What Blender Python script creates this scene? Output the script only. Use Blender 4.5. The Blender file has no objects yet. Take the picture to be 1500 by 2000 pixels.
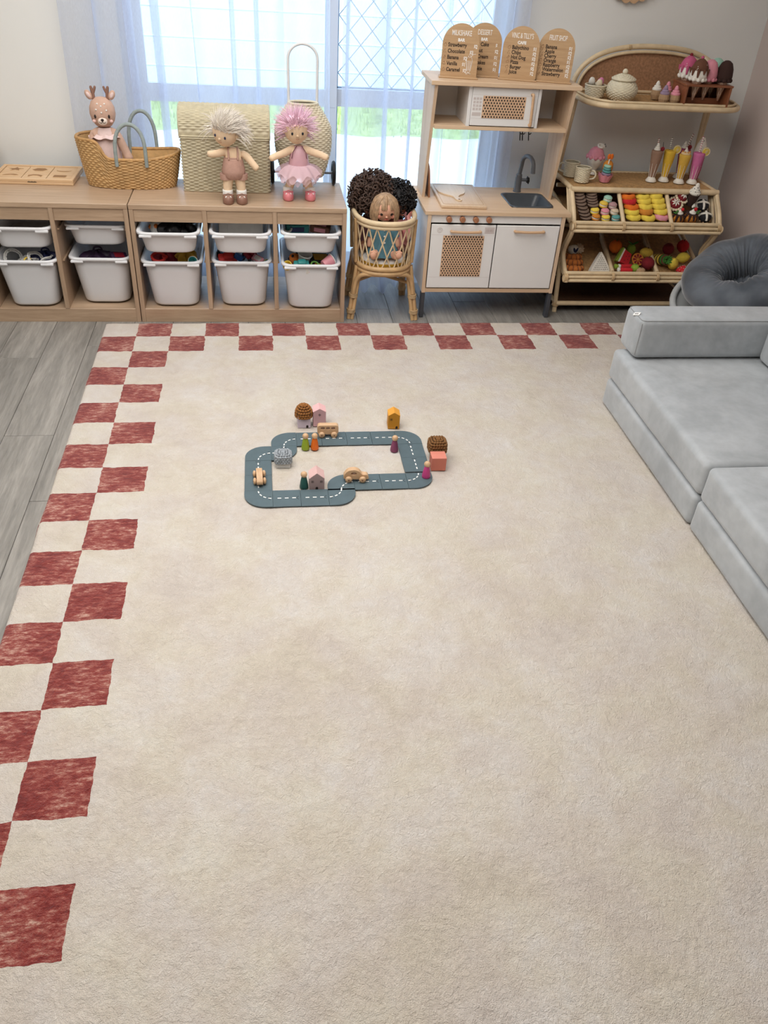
import bpy, bmesh, math, random
from math import pi, sin, cos, sqrt, radians as rad
from mathutils import Vector as V, Matrix as M, noise as mnoise
random.seed(11)
S = bpy.context.scene
COL = S.collection

# ---------------------------------------------------------------- camera
CAM = (0.606, -3.8623, 1.6892); YAW, PITCH, ROLL, FPX = 0.16809, 0.63627, 0.07035, 1591.8
def cam_axes():
    f = V((sin(YAW)*cos(PITCH), cos(YAW)*cos(PITCH), -sin(PITCH)))
    r = V((cos(YAW), -sin(YAW), 0)); u = r.cross(f)
    return r*cos(ROLL)+u*sin(ROLL), u*cos(ROLL)-r*sin(ROLL), f
_r, _u, _f = cam_axes()
cd = bpy.data.cameras.new('camera'); cd.sensor_fit = 'VERTICAL'; cd.sensor_height = 36.0
cd.lens = FPX/2000*36; cd.clip_start = .05; cd.clip_end = 100
cam = bpy.data.objects.new('camera', cd); COL.objects.link(cam)
cam.matrix_world = M(((_r.x, _u.x, -_f.x, CAM[0]), (_r.y, _u.y, -_f.y, CAM[1]), (_r.z, _u.z, -_f.z, CAM[2]), (0, 0, 0, 1)))
S.camera = cam
# ---------------------------------------------------------------- world, sun, added room fill, exposure
w = bpy.data.worlds.new('sky'); S.world = w; w.use_nodes = True
bg = w.node_tree.nodes['Background']; bg.inputs[0].default_value = (.66, .81, 1, 1); bg.inputs[1].default_value = 2.7
def light(name, kind, loc, energy, color=(1, 1, 1), rot=(0, 0, 0), **k):
    l = bpy.data.lights.new(name, kind); l.energy = energy; l.color = color
    for a, b in k.items(): setattr(l, a, b)
    o = bpy.data.objects.new(name, l); COL.objects.link(o); o.location = loc; o.rotation_euler = rot
    return o
light('sun', 'SUN', (0, 0, 8), 3.6, (1, .97, .9), (rad(38), 0, rad(-25)), angle=rad(1))
light('room_fill', 'AREA', (.35, -1.65, 2.54), 92, (1, .975, .94), shape='RECTANGLE', size=2.6, size_y=3.0, spread=rad(165))  # unseen soft fill light added to brighten the room
S.view_settings.view_transform = 'Standard'; S.view_settings.look = 'None'
S.view_settings.exposure = 0.0; S.view_settings.gamma = 1.0; S.view_settings.use_curve_mapping = False
S.cycles.use_denoising = True
S.cycles.max_bounces = 6; S.cycles.transparent_max_bounces = 10; S.cycles.diffuse_bounces = 3; S.cycles.glossy_bounces = 2
S.cycles.use_adaptive_sampling = True; S.cycles.adaptive_threshold = .05
S.cycles.sample_clamp_indirect = 6.0

# ---------------------------------------------------------------- materials
def lin(c):
    return tuple(((x/255)/12.92 if x/255 <= .04045 else ((x/255+.055)/1.055)**2.4) for x in c)+(1,)
class NT:
    def __init__(s, name):
        s.m = bpy.data.materials.new(name); s.m.use_nodes = True; s.t = s.m.node_tree; s.n = s.t.nodes
        s.p = s.n['Principled BSDF']; s.out = s.n['Material Output']
    def new(s, kind, **k):
        x = s.n.new(kind)
        for a, b in k.items(): setattr(x, a, b)
        return x
    def link(s, a, b): s.t.links.new(a, b)
    def coord(s, scale=(1, 1, 1), which='Object', loc=(0, 0, 0), rot=(0, 0, 0)):
        tc = s.new('ShaderNodeTexCoord'); mp = s.new('ShaderNodeMapping')
        mp.inputs['Scale'].default_value = scale; mp.inputs['Location'].default_value = loc; mp.inputs['Rotation'].default_value = rot
        s.link(tc.outputs[which], mp.inputs[0]); return mp.outputs[0]
    def noise(s, vec, scale=5, detail=3, rough=.5, dist=0):
        x = s.new('ShaderNodeTexNoise'); x.inputs['Scale'].default_value = scale; x.inputs['Detail'].default_value = detail
        x.inputs['Roughness'].default_value = rough; x.inputs['Distortion'].default_value = dist
        if vec is not None: s.link(vec, x.inputs['Vector'])
        return x.outputs['Fac']
    def ramp(s, fac, stops):
        x = s.new('ShaderNodeValToRGB'); e = x.color_ramp.elements
        e[0].position, e[0].color = stops[0]; e[1].position, e[1].color = stops[-1]
        for p, c in stops[1:-1]:
            q = e.new(p); q.color = c
        s.link(fac, x.inputs[0]); return x.outputs[0]
    def mix(s, fac, a, b, mode='MIX'):
        x = s.new('ShaderNodeMix', data_type='RGBA', blend_type=mode)
        for sock, v in ((x.inputs[0], fac), (x.inputs[6], a), (x.inputs[7], b)):
            if hasattr(v, 'node'): s.link(v, sock)
            else: sock.default_value = v
        return x.outputs[2]
    def math(s, op, a, b=None, c=None):
        x = s.new('ShaderNodeMath', operation=op)
        for i, v in enumerate((a, b, c)):
            if v is None: continue
            if hasattr(v, 'node'): s.link(v, x.inputs[i])
            else: x.inputs[i].default_value = v
        return x.outputs[0]
    def bump(s, h, strength=.3, dist=.01):
        x = s.new('ShaderNodeBump'); x.inputs['Strength'].default_value = strength; x.inputs['Distance'].default_value = dist
        s.link(h, x.inputs['Height']); s.link(x.outputs[0], s.p.inputs['Normal']); return x
    def base(s, c):
        if hasattr(c, 'node'): s.link(c, s.p.inputs['Base Color'])
        else: s.p.inputs['Base Color'].default_value = c
    def set(s, **k):
        for a, b in k.items(): s.p.inputs[a.replace('_', ' ')].default_value = b
_mats = {}
def pm(name, col, rough=.6, var=.0, vs=12, bump=0, bs=150, bd=.002, spec=.5, sheen=0, metal=0, which='Object'):
    """plain procedural surface: colour with soft noise variation and fine relief"""
    if name in _mats: return _mats[name]
    n = NT(name); c = lin(col); vec = n.coord(which=which)
    if var:
        f = n.noise(vec, vs, 4)
        a = tuple(max(0, x*(1-var)) for x in c[:3])+(1,); b = tuple(min(1, x*(1+var)) for x in c[:3])+(1,)
        n.base(n.ramp(f, [(.3, a), (.7, b)]))
    else: n.base(c)
    n.set(Roughness=rough, Metallic=metal); n.p.inputs['Specular IOR Level'].default_value = spec
    if sheen: n.p.inputs['Sheen Weight'].default_value = sheen
    if bump: n.bump(n.noise(vec, bs, 2), bump, bd)
    _mats[name] = n.m; return n.m
def wood(name, c1, c2, axis=0, scale=9, rough=.45, stretch=14, bump=.08, rnd=False, spec=.5):
    if name in _mats: return _mats[name]
    n = NT(name); sc = [scale]*3; sc[axis] = scale/stretch
    tc = n.new('ShaderNodeTexCoord'); vec = tc.outputs['Object']
    if rnd:
        oi = n.new('ShaderNodeObjectInfo'); va = n.new('ShaderNodeVectorMath', operation='MULTIPLY_ADD')
        cb = n.new('ShaderNodeCombineXYZ'); n.link(oi.outputs['Random'], cb.inputs[0]); n.link(oi.outputs['Random'], cb.inputs[1])
        n.link(cb.outputs[0], va.inputs[0]); va.inputs[1].default_value = (37, 53, 11); n.link(vec, va.inputs[2]); vec = va.outputs[0]
    mp = n.new('ShaderNodeMapping'); mp.inputs['Scale'].default_value = sc; n.link(vec, mp.inputs[0])
    f = n.noise(mp.outputs[0], 1.0, 8, .62, 1.2)
    g = n.noise(mp.outputs[0], 7.0, 5, .7, .3)
    mixf = n.math('ADD', n.math('MULTIPLY', f, .62), n.math('MULTIPLY', g, .38))
    mid = tuple((a+b)/2 for a, b in zip(lin(c1), lin(c2)))
    col = n.ramp(mixf, [(.34, lin(c1)), (.5, mid), (.64, lin(c2))])
    if rnd:
        v = n.math('ADD', n.math('MULTIPLY', oi.outputs['Random'], .22), .89)
        hs = n.new('ShaderNodeHueSaturation'); n.link(col, hs.inputs['Color']); n.link(v, hs.inputs['Value']); col = hs.outputs[0]
    n.base(col); n.set(Roughness=rough); n.p.inputs['Specular IOR Level'].default_value = spec
    n.bump(g, bump, .003)
    _mats[name] = n.m; return n.m

OAK = wood('oak_foil', (162, 135, 109), (196, 169, 142), 0, 16, .38)
OAKV = wood('oak_foil_upright', (158, 131, 106), (190, 163, 137), 2, 16, .42)
BIRCH = wood('birch_ply', (205, 172, 138), (226, 198, 166), 0, 14, .5)
BIRCHV = wood('birch_ply_upright', (204, 172, 140), (226, 200, 172), 2, 14, .5)
PLYSIGN = wood('sign_ply', (178, 142, 104), (208, 174, 134), 0, 18, .55)
TOYWOOD = wood('toy_beech', (196, 156, 116), (222, 186, 148), 0, 40, .5)
DARKWOOD = wood('red_brown_wood', (118, 68, 42), (150, 92, 60), 0, 20, .45)
RATTAN = pm('rattan_pole', (200, 164, 118), .42, .16, 22)
RATTAN2 = pm('rattan_pole_light', (222, 198, 160), .45, .12, 22)
RATTANW = pm('rattan_wrap', (200, 170, 128), .5, .18, 60)
WICK = pm('wicker_cream', (222, 211, 184), .62, .08, 40)
WICKC = pm('wicker_oat', (198, 187, 158), .62, .10, 40)
WICKG = pm('wicker_honey', (206, 166, 112), .6, .16, 35)
WHITE = pm('white_laminate', (234, 232, 230), .42, .01)
TUB = pm('white_plastic', (226, 226, 228), .35, .008)
CHAR = pm('charcoal_plastic', (66, 68, 74), .45, .03)
BLACK = pm('black_matt', (22, 22, 24), .55)
GREYM = pm('grey_metal', (92, 94, 98), .38, .02)
SKIN = pm('doll_cotton_skin', (236, 206, 172), .85, .04, 60, .25, 700, .001)
SKIN2 = pm('vinyl_skin', (226, 172, 144), .5, .03)
WHITEF = pm('white_cotton', (236, 232, 226), .9, .03, 40, .2, 500, .001)
INK = pm('black_ink', (36, 24, 20), .7)
PAINTW = pm('white_paint', (246, 243, 238), .6)

# ---------------------------------------------------------------- mesh helpers
class MB:
    def __init__(s): s.v = []; s.f = []; s.sm = []
    def add(s, vs, fs, sm=True, mx=None):
        o = len(s.v)
        s.v += [tuple(mx @ V(p)) for p in vs] if mx is not None else [tuple(p) for p in vs]
        s.f += [tuple(i+o for i in f) for f in fs]; s.sm += [sm]*len(fs); return s
    def box(s, x0, x1, y0, y1, z0, z1, mx=None):
        vs = [(x, y, z) for z in (z0, z1) for y in (y0, y1) for x in (x0, x1)]
        return s.add(vs, [(0, 2, 3, 1), (4, 5, 7, 6), (0, 1, 5, 4), (2, 6, 7, 3), (0, 4, 6, 2), (1, 3, 7, 5)], False, mx)
    def rbox(s, x0, x1, y0, y1, z0, z1, r=.004, seg=2, mx=None):
        bm = bmesh.new(); bmesh.ops.create_cube(bm, size=1)
        for q in bm.verts: q.co = V(((x0+x1)/2+q.co.x*(x1-x0), (y0+y1)/2+q.co.y*(y1-y0), (z0+z1)/2+q.co.z*(z1-z0)))
        r = min(r, .49*min(x1-x0, y1-y0, z1-z0))
        bmesh.ops.bevel(bm, geom=list(bm.edges), offset=r, segments=seg, profile=.5, affect='EDGES')
        bm.verts.index_update()
        s.add([q.co[:] for q in bm.verts], [[q.index for q in f.verts] for f in bm.faces], seg > 1, mx); bm.free(); return s
    def tube(s, pts, r=.005, n=8, caps=True, closed=False, mx=None):
        P = [V(p) for p in pts]; m = len(P); R = r if isinstance(r, (list, tuple)) else [r]*m
        T = []
        for i in range(m):
            a = P[(i-1) % m] if closed or i else P[0]; b = P[(i+1) % m] if closed or i < m-1 else P[-1]
            d = b-a; T.append(d.normalized() if d.length > 1e-9 else V((0, 0, 1)))
        up = V((0, 0, 1)) if abs(T[0].z) < .9 else V((1, 0, 0))
        nn = (up-T[0]*up.dot(T[0])).normalized(); vs = []
        for i in range(m):
            nn = (nn-T[i]*nn.dot(T[i]))
            nn = nn.normalized() if nn.length > 1e-6 else T[i].orthogonal().normalized()
            bb = T[i].cross(nn)
            for k in range(n):
                a = 2*pi*k/n; vs.append(P[i]+(nn*cos(a)+bb*sin(a))*R[i])
        fs = []
        for i in range(m if closed else m-1):
            j = (i+1) % m
            for k in range(n): fs.append((i*n+k, i*n+(k+1) % n, j*n+(k+1) % n, j*n+k))
        s.add(vs, fs, True, mx)
        if caps and not closed:
            s.add(vs[:n], [tuple(reversed(range(n)))], False, mx); s.add(vs[-n:], [tuple(range(n))], False, mx)
        return s
    def lathe(s, prof, n=20, mx=None, sm=True):
        vs = []; fs = []
        for r, z in prof:
            for k in range(n):
                a = 2*pi*k/n; vs.append((r*cos(a), r*sin(a), z))
        for i in range(len(prof)-1):
            for k in range(n): fs.append((i*n+k, i*n+(k+1) % n, (i+1)*n+(k+1) % n, (i+1)*n+k))
        s.add(vs, fs, sm, mx)
        if prof[0][0] > 1e-6: s.add(vs[:n], [tuple(reversed(range(n)))], False, mx)
        if prof[-1][0] > 1e-6: s.add(vs[-n:], [tuple(range(n))], False, mx)
        return s
    def ell(s, c, r, nu=14, nv=9, mx=None):
        if not isinstance(r, (tuple, list)): r = (r, r, r)
        m2 = M.Translation(c) @ M.Diagonal((*r, 1)); m2 = mx @ m2 if mx is not None else m2
        return s.lathe([(max(1e-7, sin(pi*i/nv)), -cos(pi*i/nv)) for i in range(nv+1)], nu, m2)
    def prism(s, poly, z0, z1, mx=None, sm=False):
        n = len(poly); vs = [(x, y, z0) for x, y in poly]+[(x, y, z1) for x, y in poly]
        s.add(vs, [(i, (i+1) % n, (i+1) % n+n, i+n) for i in range(n)], sm, mx)
        return s.add(vs, [tuple(reversed(range(n))), tuple(range(n, 2*n))], False, mx)
    def torus(s, R, r, nu=24, nv=10, mx=None, sq=1.0):
        vs = []; fs = []
        for i in range(nu):
            for k in range(nv):
                a, b = 2*pi*i/nu, 2*pi*k/nv
                vs.append(((R+r*cos(b))*cos(a), (R+r*cos(b))*sin(a), r*sin(b)*sq))
        for i in range(nu):
            for k in range(nv): fs.append((i*nv+k, (i+1) % nu*nv+k, (i+1) % nu*nv+(k+1) % nv, i*nv+(k+1) % nv))
        return s.add(vs, fs, True, mx)
    def grid(s, fn, nu, nv, cu=False, cv=False, mx=None, sm=True):
        vs = [fn(i/(nu if cu else nu-1), j/(nv if cv else nv-1)) for j in range(nv) for i in range(nu)]
        fs = []
        for j in range(nv if cv else nv-1):
            for i in range(nu if cu else nu-1):
                a, b = (i+1) % nu, (j+1) % nv
                fs.append((j*nu+i, j*nu+a, b*nu+a, b*nu+i))
        return s.add(vs, fs, sm, mx)
    def weave(s, fn, stakes, rows, amp=.0015, closed=True, su=3, sv=3, mx=None):
        nu = stakes*su+(0 if closed else 1); nv = rows*sv+1; e = 1e-3
        def g(u, v):
            p = V(fn(u, v)); du = V(fn(u+e, v))-V(fn(u-e, v)); dv = V(fn(u, min(1, v+e)))-V(fn(u, max(0, v-e)))
            nrm = du.cross(dv); nrm = nrm.normalized() if nrm.length > 1e-12 else V((0, 0, 0))
            f = v*rows; ri = min(int(f+1e-6), rows-1); fr = f-ri
            d = amp*(1.1*abs(sin(pi*fr))+.9*cos(pi*(u*stakes+ri))*abs(sin(pi*fr)))
            return p+nrm*d
        return s.grid(g, nu, nv, closed, False, mx)
    def mesh(s, name, mat):
        me = bpy.data.meshes.new(name); me.from_pydata(s.v, [], s.f)
        me.polygons.foreach_set('use_smooth', s.sm)
        me.materials.append(mat); me.update(); return me
    def build(s, name, mat, parent=None, loc=(0, 0, 0), rot=(0, 0, 0), kind=None):
        return link(name, s.mesh(name, mat), parent, loc, rot, kind)
def link(name, me, parent=None, loc=(0, 0, 0), rot=(0, 0, 0), kind=None):
    o = bpy.data.objects.new(name, me); COL.objects.link(o)
    o.location = loc; o.rotation_euler = rot
    if parent is not None: o.parent = parent
    if kind: o['kind'] = kind
    return o
def tag(o, label, cat, group=None):
    o['label'] = label; o['category'] = cat
    if group: o['group'] = group
    return o
def thing(name, label, cat, loc=(0, 0, 0), rz=0, group=None, rot=None):
    o = bpy.data.objects.new(name, None); COL.objects.link(o); o.empty_display_size = .03
    o.location = loc; o.rotation_euler = rot if rot else (0, 0, rz)
    return tag(o, label, cat, group)
def struct(name, mb, mat, parent=None, loc=(0, 0, 0)):
    o = mb.build(name, mat, parent, loc)
    if parent is None: o['kind'] = 'structure'
    return o
def T(x, y, z): return M.Translation((x, y, z))
def RX(a): return M.Rotation(a, 4, 'X')
def RY(a): return M.Rotation(a, 4, 'Y')
def RZ(a): return M.Rotation(a, 4, 'Z')
def arc(cx, cz, rx, rz, a0, a1, n, y=0):
    return [(cx+rx*cos(a0+(a1-a0)*i/n), y, cz+rz*sin(a0+(a1-a0)*i/n)) for i in range(n+1)]
def smoothpath(pts, n=6):
    P = [V(p) for p in pts]; out = []
    for i in range(len(P)-1):
        a, b, c, d = P[max(0, i-1)], P[i], P[i+1], P[min(len(P)-1, i+2)]
        for k in range(n):
            t = k/n; out.append(.5*((2*b)+(c-a)*t+(2*a-5*b+4*c-d)*t*t+(3*b-a-3*c+d)*t**3))
    out.append(P[-1]); return out
_font_cache = {}
def text(s, size, mat, parent, loc, name='lettering', align='LEFT', xs=1.0, bold=0.0, depth=.0004, rz=0, rx=pi/2, shear=0):
    c = bpy.data.curves.new('t', 'FONT'); c.body = s; c.size = size; c.align_x = align; c.extrude = depth; c.offset = bold; c.shear = shear
    c.resolution_u = 3
    o = bpy.data.objects.new('t', c); COL.objects.link(o)
    dg = bpy.context.evaluated_depsgraph_get(); me = bpy.data.meshes.new_from_object(o.evaluated_get(dg))
    bpy.data.objects.remove(o); bpy.data.curves.remove(c)
    me.transform(M.Diagonal((xs, 1, 1, 1))); me.materials.clear(); me.materials.append(mat)
    return link(name, me, parent, loc, (rx, 0, rz))
def skin(name, pts, edges, radii, mat, parent, sub=2, root=0, loc=(0, 0, 0)):
    me = bpy.data.meshes.new(name); me.from_pydata(pts, edges, []); me.materials.append(mat)
    o = link(name, me, parent, loc)
    md = o.modifiers.new('skin', 'SKIN'); md.use_smooth_shade = True; md.branch_smoothing = .6
    for i, d in enumerate(me.skin_vertices[0].data):
        r = radii[i]; d.radius = (r, r); d.use_root = (i == root)
    sb = o.modifiers.new('sub', 'SUBSURF'); sb.levels = sub; sb.render_levels = sub
    return o
# ================================================================= ROOM
WALL = pm('wall_paint', (240, 240, 236), .85, .012, 3)
WALLR = pm('wall_paint_shaded', (206, 190, 182), .85, .012, 3)  # the right wall's shade is put into this colour
CEIL = pm('ceiling_paint', (238, 236, 232), .9)
TRIM = pm('trim_gloss', (240, 240, 240), .4)
ALU = pm('white_aluminium', (224, 230, 238), .4)
PLANK = wood('grey_vinyl_plank', (108, 105, 100), (158, 153, 146), 1, 14, .5, 12, .12, True)
YB = .64
X0, X1, YF, ZC = -2.4, 3.15, -5.2, 2.6
WX0, WX1, WZ = -.04, 1.86, 2.1
struct('floor', MB().box(X0, X1, YF, YB+.12, -.12, -.004), pm('subfloor', (70, 66, 62), .9))
fl = bpy.data.objects['floor']
pw, plen = .182, 1.22
pme = MB().rbox(0, pw-.0016, 0, plen-.002, -.0039, 0, .0012, 1).mesh('plank', PLANK)
nx = int((X1-X0)/pw)
half = MB().rbox(0, X1-(X0+nx*pw), 0, plen-.002, -.0039, 0, .0012, 1).mesh('plank', PLANK)
for i in range(nx+1):
    y = YF-random.random()*plen+.02
    if i in (9, 10, 11, 12): y = (-.8, -.385, -1.053, -1.486)[i-9]-5*plen
    while y < YB:
        if y > YF-.9*plen and y+plen > YF:
            # planks cut at the walls keep their own length through clipping boxes
            a, b = max(y, YF), min(y+plen-.002, YB+.1)
            me = (pme if i < nx else half) if (a == y and b == y+plen-.002) else \
                MB().rbox(0, pw-.0016 if i < nx else X1-(X0+nx*pw), a-y, b-y, -.0039, 0, .0012, 1).mesh('plank', PLANK)
            link('plank', me, fl, (X0+i*pw, y, 0))
        y += plen
struct('ceiling', MB().box(X0, X1, YF, YB, ZC, ZC+.1), CEIL)
struct('wall_left', MB().box(X0-.12, X0, YF, YB+.12, 0, ZC), WALL)
struct('wall_right', MB().box(X1, X1+.12, YF, YB+.12, 0, ZC), WALLR)
struct('wall_front', MB().box(X0, X1, YF-.12, YF, 0, ZC), pm('wall_paint_grey', (150, 146, 142), .85))
wb = MB().box(X0, WX0, YB, YB+.12, 0, ZC).box(WX1, X1, YB, YB+.12, 0, ZC).box(WX0, WX1, YB, YB+.12, WZ, ZC)
struct('wall_back', wb, WALL)
struct('baseboard_back', MB().rbox(X0, WX0-.05, YB-.012, YB, 0, .09, .003, 1).rbox(WX1+.05, X1, YB-.012, YB, 0, .09, .003, 1), TRIM)
struct('baseboard_right', MB().rbox(X1-.012, X1, YF, YB-.012, 0, .09, .003, 1), TRIM)
# glazed sliding door with a mid rail and a diamond security screen
win = struct('window_1', MB().box(WX0, WX0+.05, YB+.02, YB+.11, 0, WZ).box(WX1-.05, WX1, YB+.02, YB+.11, 0, WZ)
    .box(WX0, WX1, YB+.02, YB+.11, WZ-.05, WZ).box(WX0, WX1, YB+.02, YB+.11, -.02, .05), ALU)
xm = .955
for a, b, yy in ((WX0+.05, xm+.03, YB+.03), (xm-.03, WX1-.05, YB+.06)):
    f = MB().box(a, a+.055, yy, yy+.028, .05, WZ-.05).box(b-.055, b, yy, yy+.028, .05, WZ-.05)
    f.box(a, b, yy, yy+.028, .05, .12).box(a, b, yy, yy+.028, WZ-.11, WZ-.05).box(a, b, yy-.002, yy+.03, .865, .945)
    f.build('sash_frame', ALU, win)
    g = NT('window_glass'); n = g
    tr = g.new('ShaderNodeBsdfTransparent'); gl = g.new('ShaderNodeBsdfGlossy'); gl.inputs['Roughness'].default_value = .02
    tr.inputs[0].default_value = (.93, .97, 1, 1)
    mx = g.new('ShaderNodeMixShader'); mx.inputs[0].default_value = .05
    g.link(tr.outputs[0], mx.inputs[1]); g.link(gl.outputs[0], mx.inputs[2]); g.link(mx.outputs[0], g.out.inputs[0])
    MB().box(a+.05, b-.05, yy+.012, yy+.016, .12, .87).build('pane', g.m, win)
    MB().box(a+.05, b-.05, yy+.012, yy+.016, .94, WZ-.1).build('pane', g.m, win)
scr = MB().box(xm, xm+.04, YB+.095, YB+.115, .05, WZ-.05).box(WX1-.09, WX1-.05, YB+.095, YB+.115, .05, WZ-.05).box(xm, WX1-.05, YB+.095, YB+.115, .86, .95)
scr.build('screen_frame', pm('screen_frame_grey', (176, 190, 208), .5), win)
gm = pm('grille_grey', (190, 202, 220), .5)
gr = MB(); dw, dh = .098, .125
sx0, sx1 = xm+.04, WX1-.09; k = int((sx1-sx0)/dw); dw = (sx1-sx0)/k
z = .95
while z < WZ-.08:
    for i in range(k):
        xa = sx0+i*dw
        for s in (0, 1):
            p = [(xa, z+dh*.5), (xa+dw*.5, z+(dh if s else 0))]
            q = [(xa+dw*.5, z+(dh if s else 0)), (xa+dw, z+dh*.5)]
            for (a, b) in (p, q): gr.tube([(a[0], YB+.105, a[1]), (b[0], YB+.105, b[1])], .0022, 4, False)
    z += dh
gr.build('diamond_grille', gm, win)
# ---------------------------------------------------------------- outside
PATH = pm('concrete_path', (226, 224, 218), .9, .04, 6)
struct('path_outside', MB().box(-6, 9, YB+.12, 4.6, -.3, -.1), PATH)
gn = NT('lawn_green'); vec = gn.coord()
gn.base(gn.ramp(gn.noise(vec, 3, 5), [(.3, lin((140, 166, 84))), (.7, lin((182, 200, 122)))])); gn.set(Roughness=.9)
lawn = MB().grid(lambda u, v: (-7+u*17, 4.6+v*1.8, -.09+.02*mnoise.noise((u*60, v*14, 0))), 60, 14)
rr = random.Random(5)
for i in range(5000):
    x, y = rr.uniform(-4, 6), rr.uniform(4.62, 6.4); h = rr.uniform(.03, .08); a = rr.uniform(0, pi)
    lawn.add([(x-.008*cos(a), y-.008*sin(a), -.1), (x+.008*cos(a), y+.008*sin(a), -.1), (x+rr.uniform(-.02, .02), y+rr.uniform(-.02, .02), -.09+h)], [(0, 1, 2)], False)
lo = lawn.build('lawn_grass', gn.m); tag(lo, 'bright green lawn outside beyond the sheer curtain', 'grass'); lo['kind'] = 'stuff'
FEN = pm('fence_paint', (220, 228, 234), .7, .03, 4)
fe = thing('boundary_fence', 'pale boarded boundary fence beyond the lawn outside', 'fence', (0, 6.45, -.12))
bme = MB().rbox(-7, 10, 0, .03, 0, .272, .003, 1).mesh('board', FEN)
for i in range(8): link('board', bme, fe, (0, 0, .02+i*.28))
bat = MB().rbox(-7, 10, -.008, .03, -.006, .006, .003, 1).mesh('batten', pm('fence_batten', (232, 237, 242), .6))
for i in range(9): link('batten', bat, fe, (0, 0, .016+i*.28))
for i in range(8): MB().box(-.04, .04, .05, .12, 0, 2.3).build('post', FEN, fe, (-6.5+i*2.2, 0, 0))
# ---------------------------------------------------------------- sheer curtains
ct = NT('sheer_voile')
tc = ct.coord((1, 1, 1))
wv = ct.noise(ct.coord((900, 900, 60)), 1, 1)
trn = ct.new('ShaderNodeBsdfTransparent'); trn.inputs[0].default_value = (.94, .965, 1, 1)
tl = ct.new('ShaderNodeBsdfTranslucent'); tl.inputs[0].default_value = (.82, .86, .97, 1)
df = ct.new('ShaderNodeBsdfDiffuse'); df.inputs[0].default_value = (.84, .86, .94, 1)
m1 = ct.new('ShaderNodeMixShader'); m1.inputs[0].default_value = .42; ct.link(tl.outputs[0], m1.inputs[1]); ct.link(df.outputs[0], m1.inputs[2])
m2 = ct.new('ShaderNodeMixShader'); m2.inputs[0].default_value = .5
lw = ct.new('ShaderNodeLayerWeight'); lw.inputs[0].default_value = .5
fac = ct.math('MULTIPLY_ADD', lw.outputs['Facing'], .50, .40)
fac = ct.math('ADD', fac, ct.math('MULTIPLY', ct.math('SUBTRACT', wv, .5), .15))
ct.link(fac, m2.inputs[0]); ct.link(trn.outputs[0], m2.inputs[1]); ct.link(m1.outputs[0], m2.inputs[2]); ct.link(m2.outputs[0], ct.out.inputs[0])
def curtain(xa, xb, seed, label, nf):
    rr = random.Random(seed); W = xb-xa
    ph = [rr.uniform(0, 6.28) for _ in range(6)]
    def fn(u, v):
        z = 2.35*(1-v)+.004
        uu = u+.018*sin(5*u*pi+ph[0])+.012*sin(13*u+ph[1]+v*1.3)
        amp = .026+.010*sin(7*u+ph[2])
        y = .565+amp*sin(2*pi*nf*uu+ph[3]+.5*sin(v*3+ph[4]))+.010*sin(2*pi*nf*2.3*uu+ph[5]+2*v)
        lowx = xa+.02+(W-.04)*u+(.034+.012*sin(4*u+ph[5]))*sin(2*pi*nf*uu+ph[3]+1.2+.6*sin(v*2.2+ph[2]))
        if z < .16 and 1.045 < lowx < 1.335:
            k = (1-z/.16)**1.5*min(1, (lowx-1.045)/.04, (1.335-lowx)/.04)
            y -= k*(.15+.045*sin(2*pi*lowx*9+ph[0])); z += .016*k*(1+sin(lowx*70))
        y = min(y, .612)
        return (lowx, y, z)
    o = MB().grid(fn, int(nf*44), 46).build('sheer_curtain', ct.m)
    tag(o, label, 'curtain', 'sheer curtains over the glass door')
curtain(-.27, .965, 3, 'white sheer curtain behind the wicker chest, left one of the pair', 8)
curtain(.945, 1.92, 8, 'white sheer curtain behind the doll crib and toy kitchen, right one of the pair', 6)
# ================================================================= RUG
RS = .1586; RW, RH = 20*RS, 26*RS
rg = NT('tufted_rug')
tcx = rg.new('ShaderNodeTexCoord'); sep0 = rg.new('ShaderNodeVectorMath', operation='SCALE'); sep0.inputs['Scale'].default_value = 1/RS
rg.link(tcx.outputs['Object'], sep0.inputs[0])
nz = rg.new('ShaderNodeTexNoise'); nz.inputs['Scale'].default_value = 26; nz.inputs['Detail'].default_value = 3; rg.link(tcx.outputs['Object'], nz.inputs['Vector'])
wob = rg.new('ShaderNodeVectorMath', operation='MULTIPLY_ADD'); wob.inputs[1].default_value = (.10, .10, 0)
nzs = rg.new('ShaderNodeVectorMath', operation='SUBTRACT'); nzs.inputs[1].default_value = (.5, .5, .5); rg.link(nz.outputs['Color'], nzs.inputs[0])
rg.link(nzs.outputs[0], wob.inputs[0]); rg.link(sep0.outputs[0], wob.inputs[2])
sp = rg.new('ShaderNodeSeparateXYZ'); rg.link(wob.outputs[0], sp.inputs[0])
U = sp.outputs[0]; Vv = rg.math('MULTIPLY', sp.outputs[1], -1)
iu = rg.math('FLOOR', U); iv = rg.math('FLOOR', Vv)
par = rg.math('MODULO', rg.math('ADD', rg.math('ADD', iu, iv), 40), 2)
edge = rg.math('MAXIMUM', rg.math('MAXIMUM', rg.math('LESS_THAN', U, 2), rg.math('LESS_THAN', Vv, 2)),
               rg.math('MAXIMUM', rg.math('GREATER_THAN', U, 18), rg.math('GREATER_THAN', Vv, 24)))
mask = rg.math('MULTIPLY', par, edge)
ov = tcx.outputs['Object']
mpr = rg.new('ShaderNodeMapping'); mpr.inputs['Scale'].default_value = (.55, 1.6, 1); rg.link(ov, mpr.inputs[0])
mot = rg.noise(mpr.outputs[0], 62, 6, .8)
mot2 = rg.noise(ov, 9, 3)
redf = rg.math('ADD', rg.math('MULTIPLY', mot, .72), rg.math('MULTIPLY', mot2, .28))
red = rg.ramp(redf, [(.40, lin((122, 38, 36))), (.48, lin((150, 56, 50))), (.54, lin((176, 96, 84))), (.62, lin((222, 178, 160)))])
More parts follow.
